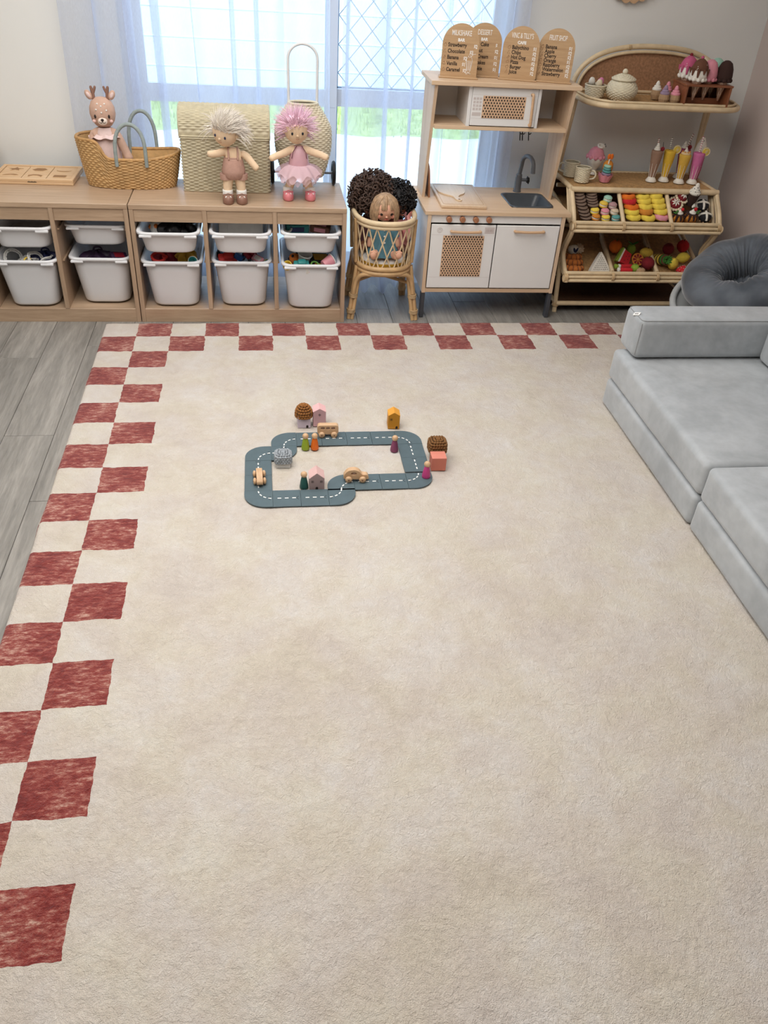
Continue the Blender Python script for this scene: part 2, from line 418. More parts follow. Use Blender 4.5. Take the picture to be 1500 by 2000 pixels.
cr = rg.noise(ov, 3.2, 5, .62, .8); cr2 = rg.noise(ov, 22, 4, .65, .5); cr3 = rg.noise(ov, 330, 2, .6)
tone = rg.math('ADD', rg.math('MULTIPLY', cr, .50), rg.math('ADD', rg.math('MULTIPLY', cr2, .30), rg.math('MULTIPLY', cr3, .20)))
cream = rg.ramp(tone, [(.36, lin((211, 197, 182))), (.46, lin((226, 213, 198))), (.54, lin((234, 224, 211))), (.64, lin((243, 237, 229)))])
hue = rg.noise(ov, 5.5, 3, .5)
cream = rg.mix(rg.math('MULTIPLY', rg.math('GREATER_THAN', hue, 0), .30), cream, rg.ramp(hue, [(.38, lin((232, 222, 200))), (.5, lin((232, 220, 208))), (.62, lin((226, 216, 214)))]))
rg.base(rg.mix(mask, cream, red)); rg.set(Roughness=.95); rg.p.inputs['Sheen Weight'].default_value = .2
rg.p.inputs['Specular IOR Level'].default_value = .1
h1 = rg.noise(ov, 430, 2, .7); h2 = rg.noise(ov, 70, 4, .65, 1.5); h3 = rg.noise(ov, 16, 3, .6, 1.0)
hh = rg.math('ADD', rg.math('MULTIPLY', h1, .55), rg.math('ADD', rg.math('MULTIPLY', h2, .9), rg.math('MULTIPLY', h3, 1.2)))
rg.bump(hh, .85, .011)
def rugz(x, y):
    n = .0022*mnoise.noise((x*9, y*9, 1))+.0014*mnoise.noise((x*31, y*31, 4))
    return .0125+n
def rugf(u, v):
    x, y = u*RW, -v*RH; d = min(x, RW-x, -y, RH+y)
    wob = .006*mnoise.noise((x*6, y*6, 7))
    e = min(1, max(0, d)/.012)
    if d < .001: x += wob*(1 if 0 < v < 1 else 0); y += wob*(1 if 0 < u < 1 else 0)
    return (x, y, rugz(x, y)*sqrt(e) if d > 0 else -.001)
def warp(t, n):   # rows bunch up at both ends so that the edge is rounded
    i = round(t*(n-1))
    if i < 4: return (0, .0012, .0026, .0046)[i]
    if i > n-5: return 1-(0, .0012, .0026, .0046)[n-1-i]
    return .0046+(1-.0092)*(i-3)/(n-7)
rug = MB().grid(lambda u, v: rugf(warp(u, 270), warp(1-v, 380)), 270, 380, sm=True)
ro = rug.build('area_rug', rg.m, None, (-.167, -.0373, .0005), (0, 0, .0072))
tag(ro, 'large cream pile rug with rust red checkerboard border', 'rug')
def rz_at(x, y):
    c, s = cos(-.0072), sin(-.0072); dx, dy = x+.167, y+.0373
    return .0005+rugz(c*dx-s*dy, s*dx+c*dy)

# ================================================================= STORAGE UNITS
def storage_unit(x, label):
    t = thing('storage_unit', label, 'storage unit', (x, 0, 0), 0, 'storage units under the window')
    W, D, H = .988, .44, .56
    MB().rbox(0, W, 0, D, H-.022, H, .0015, 1).build('top_panel', OAK, t)
    for a in (0, W-.02): MB().rbox(a, a+.02, .001, D, 0, H-.022, .001, 1).build('side_panel', OAKV, t)
    for a in (W/3-.005, 2*W/3-.015): MB().rbox(a, a+.02, .001, D, .068, H-.022, .001, 1).build('divider', OAKV, t)
    MB().rbox(.02, W-.02, .004, D, .05, .068, .001, 1).build('bottom_panel', OAK, t)
    MB().rbox(.02, W-.02, .002, .02, 0, .066, .001, 1).build('plinth', OAK, t)
    xs = [.02, W/3-.005, W/3+.015, 2*W/3-.015, 2*W/3+.005, W-.02]
    for i in range(3):
        MB().rbox(xs[2*i], xs[2*i+1], .006, .022, .482, H-.022, .001, 1).build('front_rail', OAK, t)
        for zz in (.294, .439):
            for a, b in ((xs[2*i], xs[2*i]+.008), (xs[2*i+1]-.008, xs[2*i+1])):
                MB().box(a, b, .03, D-.02, zz-.006, zz).build('runner', OAKV, t)
storage_unit(-.992, 'oak storage unit under the wooden shape puzzle, further left one')
storage_unit(.0, 'oak storage unit under the wicker chest and standing dolls')
def rrect(hx, hy, r, n=6):
    out = []
    for cx, cy, a in ((hx-r, hy-r, 0), (-hx+r, hy-r, pi/2), (-hx+r, -hy+r, pi), (hx-r, -hy+r, 1.5*pi)):
        for k in range(n+1):
            b = a+pi/2*k/n; out.append((cx+r*cos(b), cy+r*sin(b)))
    return out
def loft(mb, rings, cap0=True, cap1=True, sm=True, mx=None):
    n = len(rings[0][0]); vs = []; fs = []
    for poly, z in rings: vs += [(x, y, z) for x, y in poly]
    for i in range(len(rings)-1):
        for k in range(n): fs.append((i*n+k, i*n+(k+1) % n, (i+1)*n+(k+1) % n, (i+1)*n+k))
    mb.add(vs, fs, sm, mx)
    if cap0: mb.add(vs[:n], [tuple(reversed(range(n)))], False, mx)
    if cap1: mb.add(vs[-n:], [tuple(range(n))], False, mx)
    return mb
def tub_meshes(h, bx, by):
    b = MB(); tx, ty = .131, .194
    rings = [(rrect(bx-.012, by-.012, .05), 0), (rrect(bx-.003, by-.003, .055), .003), (rrect(bx, by, .058), .012)]
    for k in range(1, 5):
        f = k/4; rings.append((rrect(bx+(tx-bx)*f, by+(ty-by)*f, .058-.008*f), .012+(h-.018)*f))
    rings += [(rrect(tx-.003, ty-.003, .048), h-.006), (rrect(bx-.004, by-.004, .05), .008)]
    loft(b, rings)
    r = MB(); o = rrect(.143, .21, .05); i = rrect(tx-.003, ty-.003, .046)
    loft(r, [(rrect(.141, .208, .05), h-.012), (o, h-.011), (o, h-.002), (rrect(.1415, .2085, .05), h), (rrect(tx+.001, ty+.001, .046), h), (i, h-.003), (i, h-.012)], False, False)
    n = len(o); r.add([(x, y, h-.012) for x, y in rrect(.141, .208, .05)+i], [(k, (k+1) % n, (k+1) % n+n, k+n) for k in range(n)], False)
    for sx in (-1, 1):
        r.rbox(sx*.10-.028, sx*.10+.028, -.212, -.198, h-.02, h-.010, .002, 1)
    return b.mesh('body', TUB), r.mesh('rim', TUB)
TUBS = {'s': (.10,)+tub_meshes(.10, .115, .178), 'd': (.23,)+tub_meshes(.23, .108, .165)}
def tub(kind, x, yf, label):
    h, b, r = TUBS[kind]; z = .449-.10+.002 if kind == 's' else .304-.23+.002
    t = thing('storage_tub', label, 'tub', (x, yf+.21, z), 0, 'white storage tubs')
    link('body', b, t); link('rim', r, t); return x, yf+.21, z, h
CXS = dict(A=-.488, B=-.164, C=.168, D=.493, E=.821)
WD = dict(A='leftmost column', B='second column from left', C='middle column', D='fourth column from left', E='rightmost column')
FY = dict(A=(-.015, -.031), B=(.037, .013), C=(-.058, -.024), D=(-.05, -.013), E=(-.036, -.044))
TP = {}
for k in 'ABCDE':
    TP[k+'s'] = tub('s', CXS[k], FY[k][0], 'shallow white plastic tub in the %s of the storage units' % WD[k])
    TP[k+'d'] = tub('d', CXS[k], FY[k][1], 'deep white plastic tub in the %s of the storage units' % WD[k])
# ---------------------------------------------------------------- toys inside the tubs
def col(name, c, r=.5): return pm('toy_'+name, c, r, .05, 30)
RED, CRIM, MUST, TEAL = col('red', (214, 52, 46)), col('crimson', (150, 24, 44)), col('mustard', (196, 148, 34)), col('teal', (50, 140, 138))
NAVY, PURP, BLK, PINK = col('navy', (38, 44, 92)), col('purple', (58, 34, 66)), col('black', (24, 24, 28), .3), col('pink', (226, 150, 160))
ORNG, YEL, BLU, BRN, GRN = col('orange', (222, 122, 42)), col('yellow', (232, 196, 60)), col('blue', (40, 92, 160)), col('brown', (110, 66, 44)), col('green', (96, 150, 60))
WHT = col('white', (230, 228, 222))
def toy(kind, tubk, dx, dy, dz, mat, label, name, s=1.0, rot=(0, 0, 0), mat2=None):
    x, y, z, h = TP[tubk]
    t = thing(name, label, name.split('_')[-1], (x+dx, y+dy, z+dz), 0, 'toys kept in the white tubs', rot)
    b = MB()
    if kind == 'ball':
        b.ell((0, 0, 0), .04*s).build('shell', mat, t)
        p = MB()
        for k in range(9):
            a, e = 2.4*k, -1+2*(k+.5)/9; q = V((sqrt(1-e*e)*cos(a), sqrt(1-e*e)*sin(a), e))
            p.ell(q*.036*s, .011*s, 8, 5)
        p.build('patches', mat2 or BLK, t)
    elif kind == 'bag':
        b.grid(lambda u, v: (.07*s*sin(pi*v)*cos(2*pi*u)*(1+.2*sin(9*u*6.28+4*v)), .045*s*sin(pi*v)*sin(2*pi*u)*(1+.2*cos(35*u+6*v)), -.035*s*cos(pi*v)+.008*s*sin(26*u+9*v)), 48, 14, True).build('bag_body', mat, t)
        MB().tube(smoothpath([(-.02*s, 0, .03*s), (-.012*s, .006, .05*s), (.012*s, .004, .05*s), (.02*s, 0, .03*s)]), .004*s, 6).build('strap', mat2 or mat, t)
    elif kind == 'ring':
        b.torus(.04*s, .009*s, 28, 10).build('ring', mat, t)
        MB().torus(.012*s, .006*s, 16, 8, T(.04*s, 0, .008*s)).build('clasp', mat2 or mat, t)
    elif kind == 'car':
        b.rbox(-.05*s, .05*s, -.024*s, .024*s, 0, .024*s, .008*s).rbox(-.025*s, .03*s, -.02*s, .02*s, .02*s, .042*s, .01*s).build('car_body', mat, t)
        for sx in (-.03, .03):
            for sy in (-1, 1): MB().lathe([(.011*s, -.004), (.011*s, .004)], 14, T(sx*s, sy*.025*s, .002) @ RX(pi/2)).build('wheel', mat2 or BLK, t)
    elif kind == 'cup':
        b.lathe([(.024*s, 0), (.034*s, .06*s), (.036*s, .062*s), (.032*s, .062*s), (.022*s, .004)], 24).build('cup_body', mat, t)
        MB().torus(.0355*s, .003*s, 24, 6, T(0, 0, .062*s)).build('lip', mat2 or WHT, t)
    elif kind == 'block':
        b.rbox(-.05*s, .05*s, -.03*s, .03*s, -.02*s, .02*s, .004).build('block_body', mat, t)
        MB().rbox(-.03*s, .03*s, -.031*s, -.02*s, -.012*s, .012*s, .002, 1).rbox(-.03*s, .03*s, -.02*s, .02*s, .018*s, .0215*s, .001, 1).build('panel', mat2 or WHT, t)
    elif kind == 'track':
        pts = [(.045*s*cos(a), .045*s*sin(a), .004*sin(3*a)) for a in [i*.25 for i in range(17)]]
        for off in (-.006, .006): MB().tube([(p[0], p[1], p[2]+off*.3) for p in [(q[0]*(1+off*16), q[1]*(1+off*16), q[2]) for q in pts]], .0045*s, 6).build('track_rail', mat, t)
        m = MB()
        for i in range(0, 17, 2): m.rbox(-.008, .008, -.003, .003, -.003, .003, .001, 1, T(*pts[i]) @ RZ(i*.25))
        m.build('sleepers', mat2 or mat, t)
    return t
IN = 'in the deep tub of the '
rr = random.Random(2)
for i in range(5):
    toy('track', 'Ad', -.075+.035*i, -.09-.02*(i % 2), .205-.012*(i % 3), WHT, ('white curved toy track piece, %s in the leftmost deep tub' % ['first from left', 'second from left', 'third from left', 'fourth from left', 'fifth from left'][i]), 'toy_track', .8, (rr.uniform(.3, 1.1), rr.uniform(-.4, .4), rr.uniform(0, 6)))
toy('ring', 'Ad', -.0, -.135, .205, YEL, 'small yellow toy ring lying among white tracks', 'toy_ring', .4, (1.0, 0, .3), BLK)
toy('bag', 'Ad', .06, -.04, .18, NAVY, 'dark navy cloth bag in the leftmost deep tub', 'cloth_bag', 1.0)
toy('bag', 'Bd', -.03, -.05, .17, PURP, 'dark purple cloth bag in the second deep tub, left one', 'cloth_bag', 1.15)
toy('block', 'Bd', .07, -.09, .195, PURP, 'dark plum toy box in the second deep tub, right one', 'toy_box', .8, (.4, .2, .5), CRIM)
toy('ball', 'Cs', -.06, -.02, .068, WHT, 'white ball with brown patches in the middle shallow tub', 'toy_ball', 1.0, (.4, .2, .1), ORNG)
toy('bag', 'Cs', .01, -.05, .068, BLK, 'shiny black plastic bag in the middle shallow tub, left one', 'plastic_bag', .95, (0, .1, .2))
toy('bag', 'Cs', .075, -.03, .066, BLK, 'shiny black plastic bag in the middle shallow tub, right one', 'plastic_bag', .8, (0, -.2, 1.0))
toy('ring', 'Cd', -.065, -.125, .225, RED, 'bright red toy ring in the middle deep tub', 'toy_ring', .75, (.35, .1, 0), RED)
toy('bag', 'Cd', -.03, -.07, .21, CRIM, 'crimson crumpled cloth bag in the middle deep tub', 'cloth_bag', 1.0, (.2, 0, .3))
toy('bag', 'Cd', .06, -.075, .212, MUST, 'mustard yellow patterned bag in the middle deep tub', 'cloth_bag', .85, (.3, .2, .9))
toy('cup', 'Cd', .09, -.12, .195, TEAL, 'small teal cup in the middle deep tub', 'toy_cup', .6, (.9, .2, 0), WHT)
toy('block', 'Ds', 0, .02, .075, WHT, 'white lid standing inside the fourth shallow tub', 'white_lid', 2.1, (1.25, 0, 0))
toy('car', 'Dd', -.07, -.095, .205, RED, 'red toy car with blue round badge in the fourth deep tub', 'toy_car', .9, (.7, 0, .2), BLU)
toy('block', 'Dd', -.01, -.085, .215, BLU, 'dark blue toy block in the fourth deep tub', 'toy_block', .7, (.5, .2, 1.3), NAVY)
toy('car', 'Dd', .035, -.08, .21, CRIM, 'maroon toy car in the fourth deep tub', 'toy_car', .85, (.6, .3, 1.0), BLK)
toy('block', 'Dd', .075, -.115, .212, PINK, 'dusty pink and white toy box in the fourth deep tub', 'toy_box', .55, (.6, .3, -.5), WHT)
toy('cup', 'Dd', .105, -.10, .19, TEAL, 'tiny blue cup in the fourth deep tub', 'toy_cup', .4, (1.2, 0, .6), YEL)
toy('block', 'Dd', -.085, -.01, .19, BLK, 'black toy box at the back of the fourth deep tub', 'toy_box', .8, (.2, .4, .4), NAVY)
toy('block', 'Es', -.06, .0, .07, TEAL, 'teal patterned toy box in the rightmost shallow tub', 'toy_box', 1.1, (.2, 0, .1), NAVY)
toy('block', 'Es', .055, -.01, .07, BRN, 'brown patterned toy box in the rightmost shallow tub', 'toy_box', .95, (.2, .1, -.2), PINK)
toy('ring', 'Es', -.11, -.04, .078, WHT, 'white toy ring in the rightmost shallow tub', 'toy_ring', .6, (.8, 0, .5), NAVY)
toy('cup', 'Ed', -.10, -.145, .20, YEL, 'yellow toy cup in the rightmost deep tub', 'toy_cup', .6, (1.1, 0, -.4), YEL)
toy('ball', 'Ed', -.075, -.06, .21, ORNG, 'orange and black patterned ball in the rightmost deep tub', 'toy_ball', .7, (0, 0, 0), BLK)
toy('cup', 'Ed', -.035, -.075, .19, WHT, 'white toy cup in the rightmost deep tub', 'toy_cup', .95, (.3, .2, 0), WHT)
toy('car', 'Ed', -.045, -.14, .205, TEAL, 'teal green toy car in the rightmost deep tub', 'toy_car', .75, (.5, 0, .1), GRN)
toy('block', 'Ed', .05, -.05, .195, BLK, 'black box with gold marks in the rightmost deep tub', 'toy_box', 1.2, (.3, .1, .2), MUST)
toy('ring', 'Ed', .02, -.145, .21, GRN, 'olive green toy ring in the rightmost deep tub', 'toy_ring', .45, (.6, .2, 0), GRN)
toy('cup', 'Ed', .06, -.15, .212, PINK, 'pink toy cup with white rim lying in the rightmost deep tub', 'toy_cup', .85, (0, 1.25, .5), WHT)
toy('block', 'Ed', .005, -.165, .196, WHT, 'white toy block near the front of the rightmost deep tub', 'toy_block', .7, (.1, 0, .2), PINK)

# ================================================================= ON TOP OF THE UNITS
ZT = .5605
# wooden shape puzzle
PZ = wood('puzzle_beech', (206, 168, 126), (226, 192, 152), 0, 20, .5)
pz = thing('shape_puzzle', 'wooden shape sorting puzzle tray with six cut-out tiles', 'puzzle', (-.46, .4, ZT), rad(-1))
MB().rbox(-.185, .185, -.125, .125, 0, .012, .002, 1).build('tray_base', PZ, pz)
for a in ((-.185, .185, -.125, -.108), (-.185, .185, .108, .125), (-.185, -.168, -.108, .108), (.168, .185, -.108, .108)):
    MB().rbox(*a, .012, .026, .002, 1).build('tray_edge', PZ, pz)
DK = pm('puzzle_recess', (150, 112, 74), .7)
shapes = [
    [(.034*cos(2*pi*k/10+pi/2)*(1 if k % 2 == 0 else .5), .034*sin(2*pi*k/10+pi/2)*(1 if k % 2 == 0 else .5)) for k in range(10)],
    [(.036*cos(2*pi*k/6), .03*sin(2*pi*k/6)) for k in range(6)],
    [(.035*cos(a), .03*sin(a)) for a in [pi+pi*k/10 for k in range(11)]]+[(.03*cos(a), -.004+.01*sin(a)) for a in [2*pi-pi*k/10 for k in range(11)]],
    [(.036*cos(pi*k/10), .022*sin(pi*k/10)) for k in range(11)]+[(-.02, -.004), (0, .004), (.02, -.004)],
    [(-.03, -.02), (-.01, .0), (.01, .0), (.03, -.02), (.034, .006), (.012, .022), (-.014, .022), (-.034, .006)],
    [(x*1.0, y*.8) for x, y in rrect(.03, .026, .008, 3)]]
for i in range(6):
    cx, cy = (-.112, 0, .112)[i % 3], (.054, -.054)[i//3]
    MB().rbox(cx-.0545, cx+.0545, cy-.0525, cy+.0525, .0122, .022, .0015, 1).build('tile', PZ, pz)
    sh = shapes[i]
    MB().prism(sh, .0221, .0226, T(cx, cy, 0)).build('cut_out', DK, pz)
    MB().tube([(x+cx, y+cy, .0226) for x, y in sh], .0011, 5, True, True).build('cut_edge', PZ, pz)
mk = MB()
for k in range(9): mk.box(.0-.02+k*.0045, -.02+.0028+k*.0045, -.1256, -.1249, .010, .0145+.002*(k % 3 == 1))
mk.build('burnt_mark', INK, pz)
# wicker piece cut by the frame at far left
t = thing('wicker_hamper', 'cream wicker hamper edge behind the wooden puzzle', 'basket', (-.775, .50, ZT))
hp = lambda u, v: ((.10+.02*v)*cos(2*pi*u), (.08+.01*v)*sin(2*pi*u), .13*v)
MB().weave(hp, 44, 16, .002).build('woven_side', WICKG, t)
MB().tube([hp(k/30, 1) for k in range(30)], .006, 8, True, True).build('rim', WICKG, t)
MB().prism([hp(k/30, 0)[:2] for k in range(30)], 0, .006).build('base', WICKG, t)

# moses basket
bk = thing('moses_basket', 'honey woven seagrass doll basket with two grey wrapped handles', 'basket', (-.012, .325, ZT))
def brim(u):
    x = -cos(2*pi*u)      # -1 at left end
    hood = 1/(1+math.exp((x+.42)*26))
    return .135+.022*max(0, x)**2+.075*hood
def bfn(u, v, off=0):
    a = 2*pi*u; vv = v**.8; e = 1.12
    cx, sy = -cos(a), sin(a)
    cx = math.copysign(abs(cx)**.85, cx); sy = math.copysign(abs(sy)**.85, sy)
    rx, ry = .198+.034*vv-off, .088+.028*vv-off
    return (rx*cx, -ry*sy, brim(u)*v)
MB().weave(lambda u, v: bfn(u, v), 74, 20, .0034, sv=4).build('woven_side', WICKG, bk)
MB().weave(lambda u, v: bfn(-u, v, .007), 96, 20, .001, su=2, sv=2).build('woven_lining', WICKG, bk)
MB().prism([bfn(k/40, 0)[:2] for k in range(40)], 0, .006).build('base', WICKG, bk)
rimp = [bfn(k/90, 1, .003) for k in range(90)]
MB().tube(rimp, .0075, 8, True, True).build('rim', pm('seagrass_rim', (190, 146, 92), .6, .2, 60, .4, 300, .002), bk)
GREYF = pm('grey_wrap', (150, 160, 158), .85, .12, 60, .5, 260, .003)
for y, x0, x1, h, nm in ((-.117, -.045, .088, .285, 'handle'), (.112, -.01, .115, .30, 'handle')):
    z0 = .12; pts = [(x0, y, z0-.012), (x0, y, z0+.03)]+[((x0+x1)/2-(x1-x0)/2*cos(pi*k/14), y+(.02 if y < 0 else .012)*sin(pi*k/14), z0+.05+(h-z0-.05)*sin(pi*k/14)**.8) for k in range(0, 15)]+[(x1, y, z0+.03), (x1, y, z0-.012)]
    MB().tube(pts, .0085, 10).build(nm, GREYF, bk)

# deer plush
DT, DP = pm('deer_taupe', (204, 168, 148), .95, .05, 60, .3, 600, .001), pm('deer_pink', (228, 202, 196), .95, .05, 60, .3, 600, .001)
dr = thing('deer_plush', 'taupe deer soft toy in pale pink dress sitting in the basket', 'soft toy', (-.108, .315, ZT+.03), rad(4))
skin('body', [(0, 0, .06), (0, .005, .14), (0, .005, .215), (0, .005, .245), (-.05, -.005, .20), (-.075, -.02, .12), (-.07, -.03, .08), (.05, -.005, .20), (.085, -.03, .12), (.10, -.05, .085)],
     [(0, 1), (1, 2), (2, 3), (2, 4), (4, 5), (5, 6), (2, 7), (7, 8), (8, 9)], [.06, .056, .035, .024, .02, .02, .022, .02, .02, .022], DT, dr)
MB().lathe([(.066, .045), (.064, .09), (.058, .15), (.042, .205), (.03, .222)], 20, M.Diagonal((1, .85, 1, 1))).build('dress', DP, dr)
ruf = MB().grid(lambda u, v: ((.05+.022*v+.005*sin(16*pi*u))*cos(2*pi*u), (.042+.02*v+.005*sin(16*pi*u))*sin(2*pi*u), .195-.012*v+.004*sin(16*pi*u+1)), 64, 4, True)
ruf.build('frill', DP, dr)
hd = MB().lathe([(.0001, .238), (.034, .241), (.050, .262), (.057, .290), (.055, .318), (.044, .342), (.024, .357), (.0001, .361)], 24, M.Diagonal((1, .86, 1, 1))).build('head', DT, dr, (0, 0, -.012))
MB().ell((0, -.043, .266), (.021, .011, .017)).build('muzzle', pm('deer_cream', (240, 222, 208), .95), hd)
MB().ell((0, -.0545, .274), (.007, .004, .0055)).build('nose', INK, hd)
for s in (-1, 1):
    MB().ell((s*.030, -.0425, .286), (.0048, .003, .008)).build('eye', INK, hd)
    MB().ell((s*.037, -.0365, .266), (.008, .004, .007)).build('cheek', pm('deer_blush', (236, 196, 188), .95), hd)
    MB().tube([(0, -.0555, .270), (s*.004, -.0545, .261), (s*.011, -.0525, .262), (s*.014, -.0505, .266)], .0011, 5).build('mouth', INK, hd)
    MB().ell((0, 0, 0), (.014, .007, .022), 12, 8, T(s*.050, -.004, .356) @ RY(s*.5)).build('ear', DT, dr)
    MB().ell((0, -.005, 0), (.008, .004, .014), 10, 6, T(s*.050, -.004, .356) @ RY(s*.5)).build('ear_lining', DP, dr)
    MB().tube([(s*.030, 0, .336), (s*.031, 0, .362), (s*.036, 0, .386)], [.008, .0075, .006], 8).tube([(s*.031, 0, .358), (s*.022, 0, .378), (s*.019, 0, .387)], [.006, .0055, .005], 8).ell((s*.036, 0, .386), .006, 8, 6).ell((s*.019, 0, .387), .005, 8, 6).build('antler', pm('deer_antler', (140, 104, 88), .95, .05), dr)
sp = MB()
for x, z, yy in ((-.015, .337, -.038), (.016, .337, -.038), (0, .328, -.0445), (-.022, .314, -.0445), (.022, .312, -.0445), (0, .303, -.0495)): sp.ell((x, yy, z), (.0042, .002, .0042), 8, 5)
sp.build('spots', WHITEF, hd)

# wicker chest
ch = thing('wicker_chest', 'tall cream wicker chest with rounded lid behind the standing doll', 'chest', (.436, .33, ZT))
def chf(u, v, z0=0, z1=.235, k=0):
    P = rrect(.2, .105, .012, 4); per = []; tot = 0
    for i in range(len(P)):
        a, b = P[i], P[(i+1) % len(P)]; d = math.hypot(b[0]-a[0], b[1]-a[1]); per.append((tot, d, a, b)); tot += d
    s = (u % 1.0)*tot
    for t0, d, a, b in per:
        if s <= t0+d+1e-9:
            f = (s-t0)/d if d else 0
            return (a[0]+(b[0]-a[0])*f, a[1]+(b[1]-a[1])*f, z0+(z1-z0)*v)
    return (*P[0], z0)
MB().weave(chf, 56, 32, .0033, sv=4).build('woven_body', WICKC, ch)
MB().rbox(-.198, .198, -.103, .103, 0, .01, .004, 1).build('base', WICKC, ch)
ld = MB()
def lidf(u, v):   # arched lid running front to back
    a = pi*v; return (-.203+.406*u, -.106*cos(a)*(1 if True else 0), .242+.118*sin(a)**.55)
ld.weave(lambda u, v: lidf(u, v), 19, 42, .0030, closed=False, sv=4)
for s in (-1, 1):
    prof = [(-.106*cos(pi*k/24), .242+.118*sin(pi*k/24)**.55) for k in range(25)]
    ld.prism(prof, -.002, .002, T(s*.202, 0, 0) @ M(((0, 0, 1, 0), (1, 0, 0, 0), (0, 1, 0, 0), (0, 0, 0, 1))))
lo_ = ld.build('lid', WICKC, ch)
for z in (.236, .244): MB().tube([(x, y, z) for x, y in rrect(.204, .108, .014, 4)], .004, 6, True, True).build('lid_seam_cane', WICKC, ch)
for s in (-1, 1): MB().tube([(s*.204, -.106*cos(pi*k/24), .242+.118*sin(pi*k/24)**.55) for k in range(25)], .004, 6).build('lid_edge', WICKC, ch)

# dolls standing on the unit --------------------------------------------------
def strands(mb, roots, length, rad_, droop, rr, curl=0, n=4, spread=0):
    for p, d in roots:
        p = V(p); d = V(d).normalized(); L = length*rr.uniform(.7, 1.15); pts = [p]
        d = (d+V((rr.uniform(-1, 1), rr.uniform(-1, 1), rr.uniform(-1, 1)))*spread).normalized()
        for k in range(1, n+1):
            d = (d+V((0, 0, -1))*droop/n).normalized(); pts.append(pts[-1]+d*L/n)
        mb.tube(pts, [rad_*(1-k/(n+.4)) for k in range(n+1)], 4, False)
def sph_roots(c, r, n, test, rr):
    out = []; i = 0
    while len(out) < n and i < n*20:
        i += 1; z = rr.uniform(-1, 1); a = rr.uniform(0, 2*pi); q = V((sqrt(1-z*z)*cos(a), sqrt(1-z*z)*sin(a), z))
        if test(q): out.append((V(c)+V((q.x*r[0], q.y*r[1], q.z*r[2])), q))
    return out
HAIRB, HAIRP = pm('fur_blond', (246, 234, 222), .8, .14, 30), pm('fur_pink', (255, 212, 226), .8, .12, 12)
ROMP = pm('ribbed_romper', (190, 150, 134), .9, .06, 60, .5, 300, .002)
SHOEB, SHOEP = pm('brown_leather', (146, 108, 92), .4, .05), pm('pink_leather', (226, 134, 142), .35, .05)
def rag_doll(name, label, loc, rz, legs, arms, head_c, head_t, shoe, hz=.25):
    d = thing(name, label, 'doll', loc, rz, 'standing rag dolls')
    (l0, l1) = legs; P = [(0, 0, .13), (0, 0, .18), (0, 0, .222), (0, 0, hz-.005)]; E = [(0, 1), (1, 2), (2, 3)]; R = [.042, .04, .032, .02]
    for (fx, fy), s in ((l0, -1), (l1, 1)):
        b = len(P); P += [(s*.028, 0, .118), ((s*.03+fx)/2, fy*.4, .07), (fx, fy, .035), (fx, fy, .022)]
        E += [(0, b), (b, b+1), (b+1, b+2), (b+2, b+3)]; R += [.027, .0245, .019, .018]
    for A, s in zip(arms, (-1, 1)):
        b = len(P); P += [(s*.036, 0, .218)]+list(A); E += [(2, b)]+[(b+k, b+k+1) for k in range(len(A))]; R += [.019]+[.018, .016, .015, .012][:len(A)]
    skin('body', P, E, R, SKIN, d)
    for (fx, fy), s in ((l0, -1), (l1, 1)):
        MB().lathe([(.0225, .03), (.0235, .036), (.0235, .05), (.0225, .056), (.019, .056)], 16, T(fx, fy, 0)).build('sock', WHITEF, d)
        sh = MB().lathe([(.001, 0), (.025, 0), (.028, .006), (.0275, .022), (.024, .034), (.0205, .037)], 20, T(fx, fy-.012, 0) @ M.Diagonal((.92, 1.45, 1, 1))).build('shoe', shoe, d)
        MB().tube([(fx-.024, fy-.014, .034), (fx, fy-.024, .043), (fx+.024, fy-.014, .034)], .003, 6).build('strap', shoe, sh)
        ht = MB()
        for q in (-.009, .009): ht.ell((fx+q, fy-.040, .031), (.0055, .004, .006), 8, 6)
        ht.build('toe_cut_outs', WHITEF, sh)
    return d
d1 = rag_doll('rag_doll', 'standing cloth doll with wispy blond fur hair and brown ribbed romper', (.474, .075, ZT), rad(4), ((-.031, -.004), (.031, -.006)),
    ([(-.06, -.02, .215), (-.09, -.04, .215), (-.115, -.045, .218)], [(.062, -.01, .20), (.085, -.03, .175), (.108, -.04, .15)]), 0, 0, SHOEB)
def add_head(d, c, tilt, size, hair, eye, fringe):
    e = bpy.data.objects.new('head', MB().lathe([(.0001, -size), (size*.42, -size*.93), (size*.80, -size*.55), (size*.98, -.05*size), (size*.95, size*.45), (size*.68, size*.86), (.0001, size*1.04)], 28).mesh('head', SKIN))
    COL.objects.link(e); e.parent = d; e.location = c; e.rotation_euler = tilt
    for s in (-1, 1):
        MB().ell((s*size*.42, -size*.905, .06*size), (size*.085, size*.05, size*.12)).build('eye', pm('eye_'+eye, (40, 52, 84) if eye == 'blue' else (26, 34, 44), .3), e)
        MB().ell((s*size*1.0, 0, -.02*size), (size*.13, size*.2, size*.22)).build('ear', SKIN, e)
    MB().ell((0, -size*1.0, -.08*size), (size*.11, size*.1, size*.1)).build('nose', SKIN, e)
    MB().tube([(-size*.14, -size*.915, -.36*size), (0, -size*.935, -.39*size), (size*.14, -size*.915, -.36*size)], .0009, 5).build('mouth', pm('mouth_rose', (190, 128, 108), .8), e)
    return e
h1 = add_head(d1, (-.028, -.012, .298), (.22, .16, -.5), .056, HAIRB, 'blue', 0)
rr = random.Random(4); hb = MB()
hb.lathe([(.058, .022), (.0595, .03), (.05, .052), (.03, .064), (.001, .068)], 22, T(0, .008, -.004) @ RX(-.22))
strands(hb, [(p, (q.x*.6+.35, q.y*.7+.5, q.z*.5+.55)) for p, q in sph_roots((0, .006, .0), (.056, .056, .060), 620, lambda q: q.z > .30 or (q.y > .1 and q.z > -.3), rr)], .058, .0026, .75, rr, n=5, spread=.16)
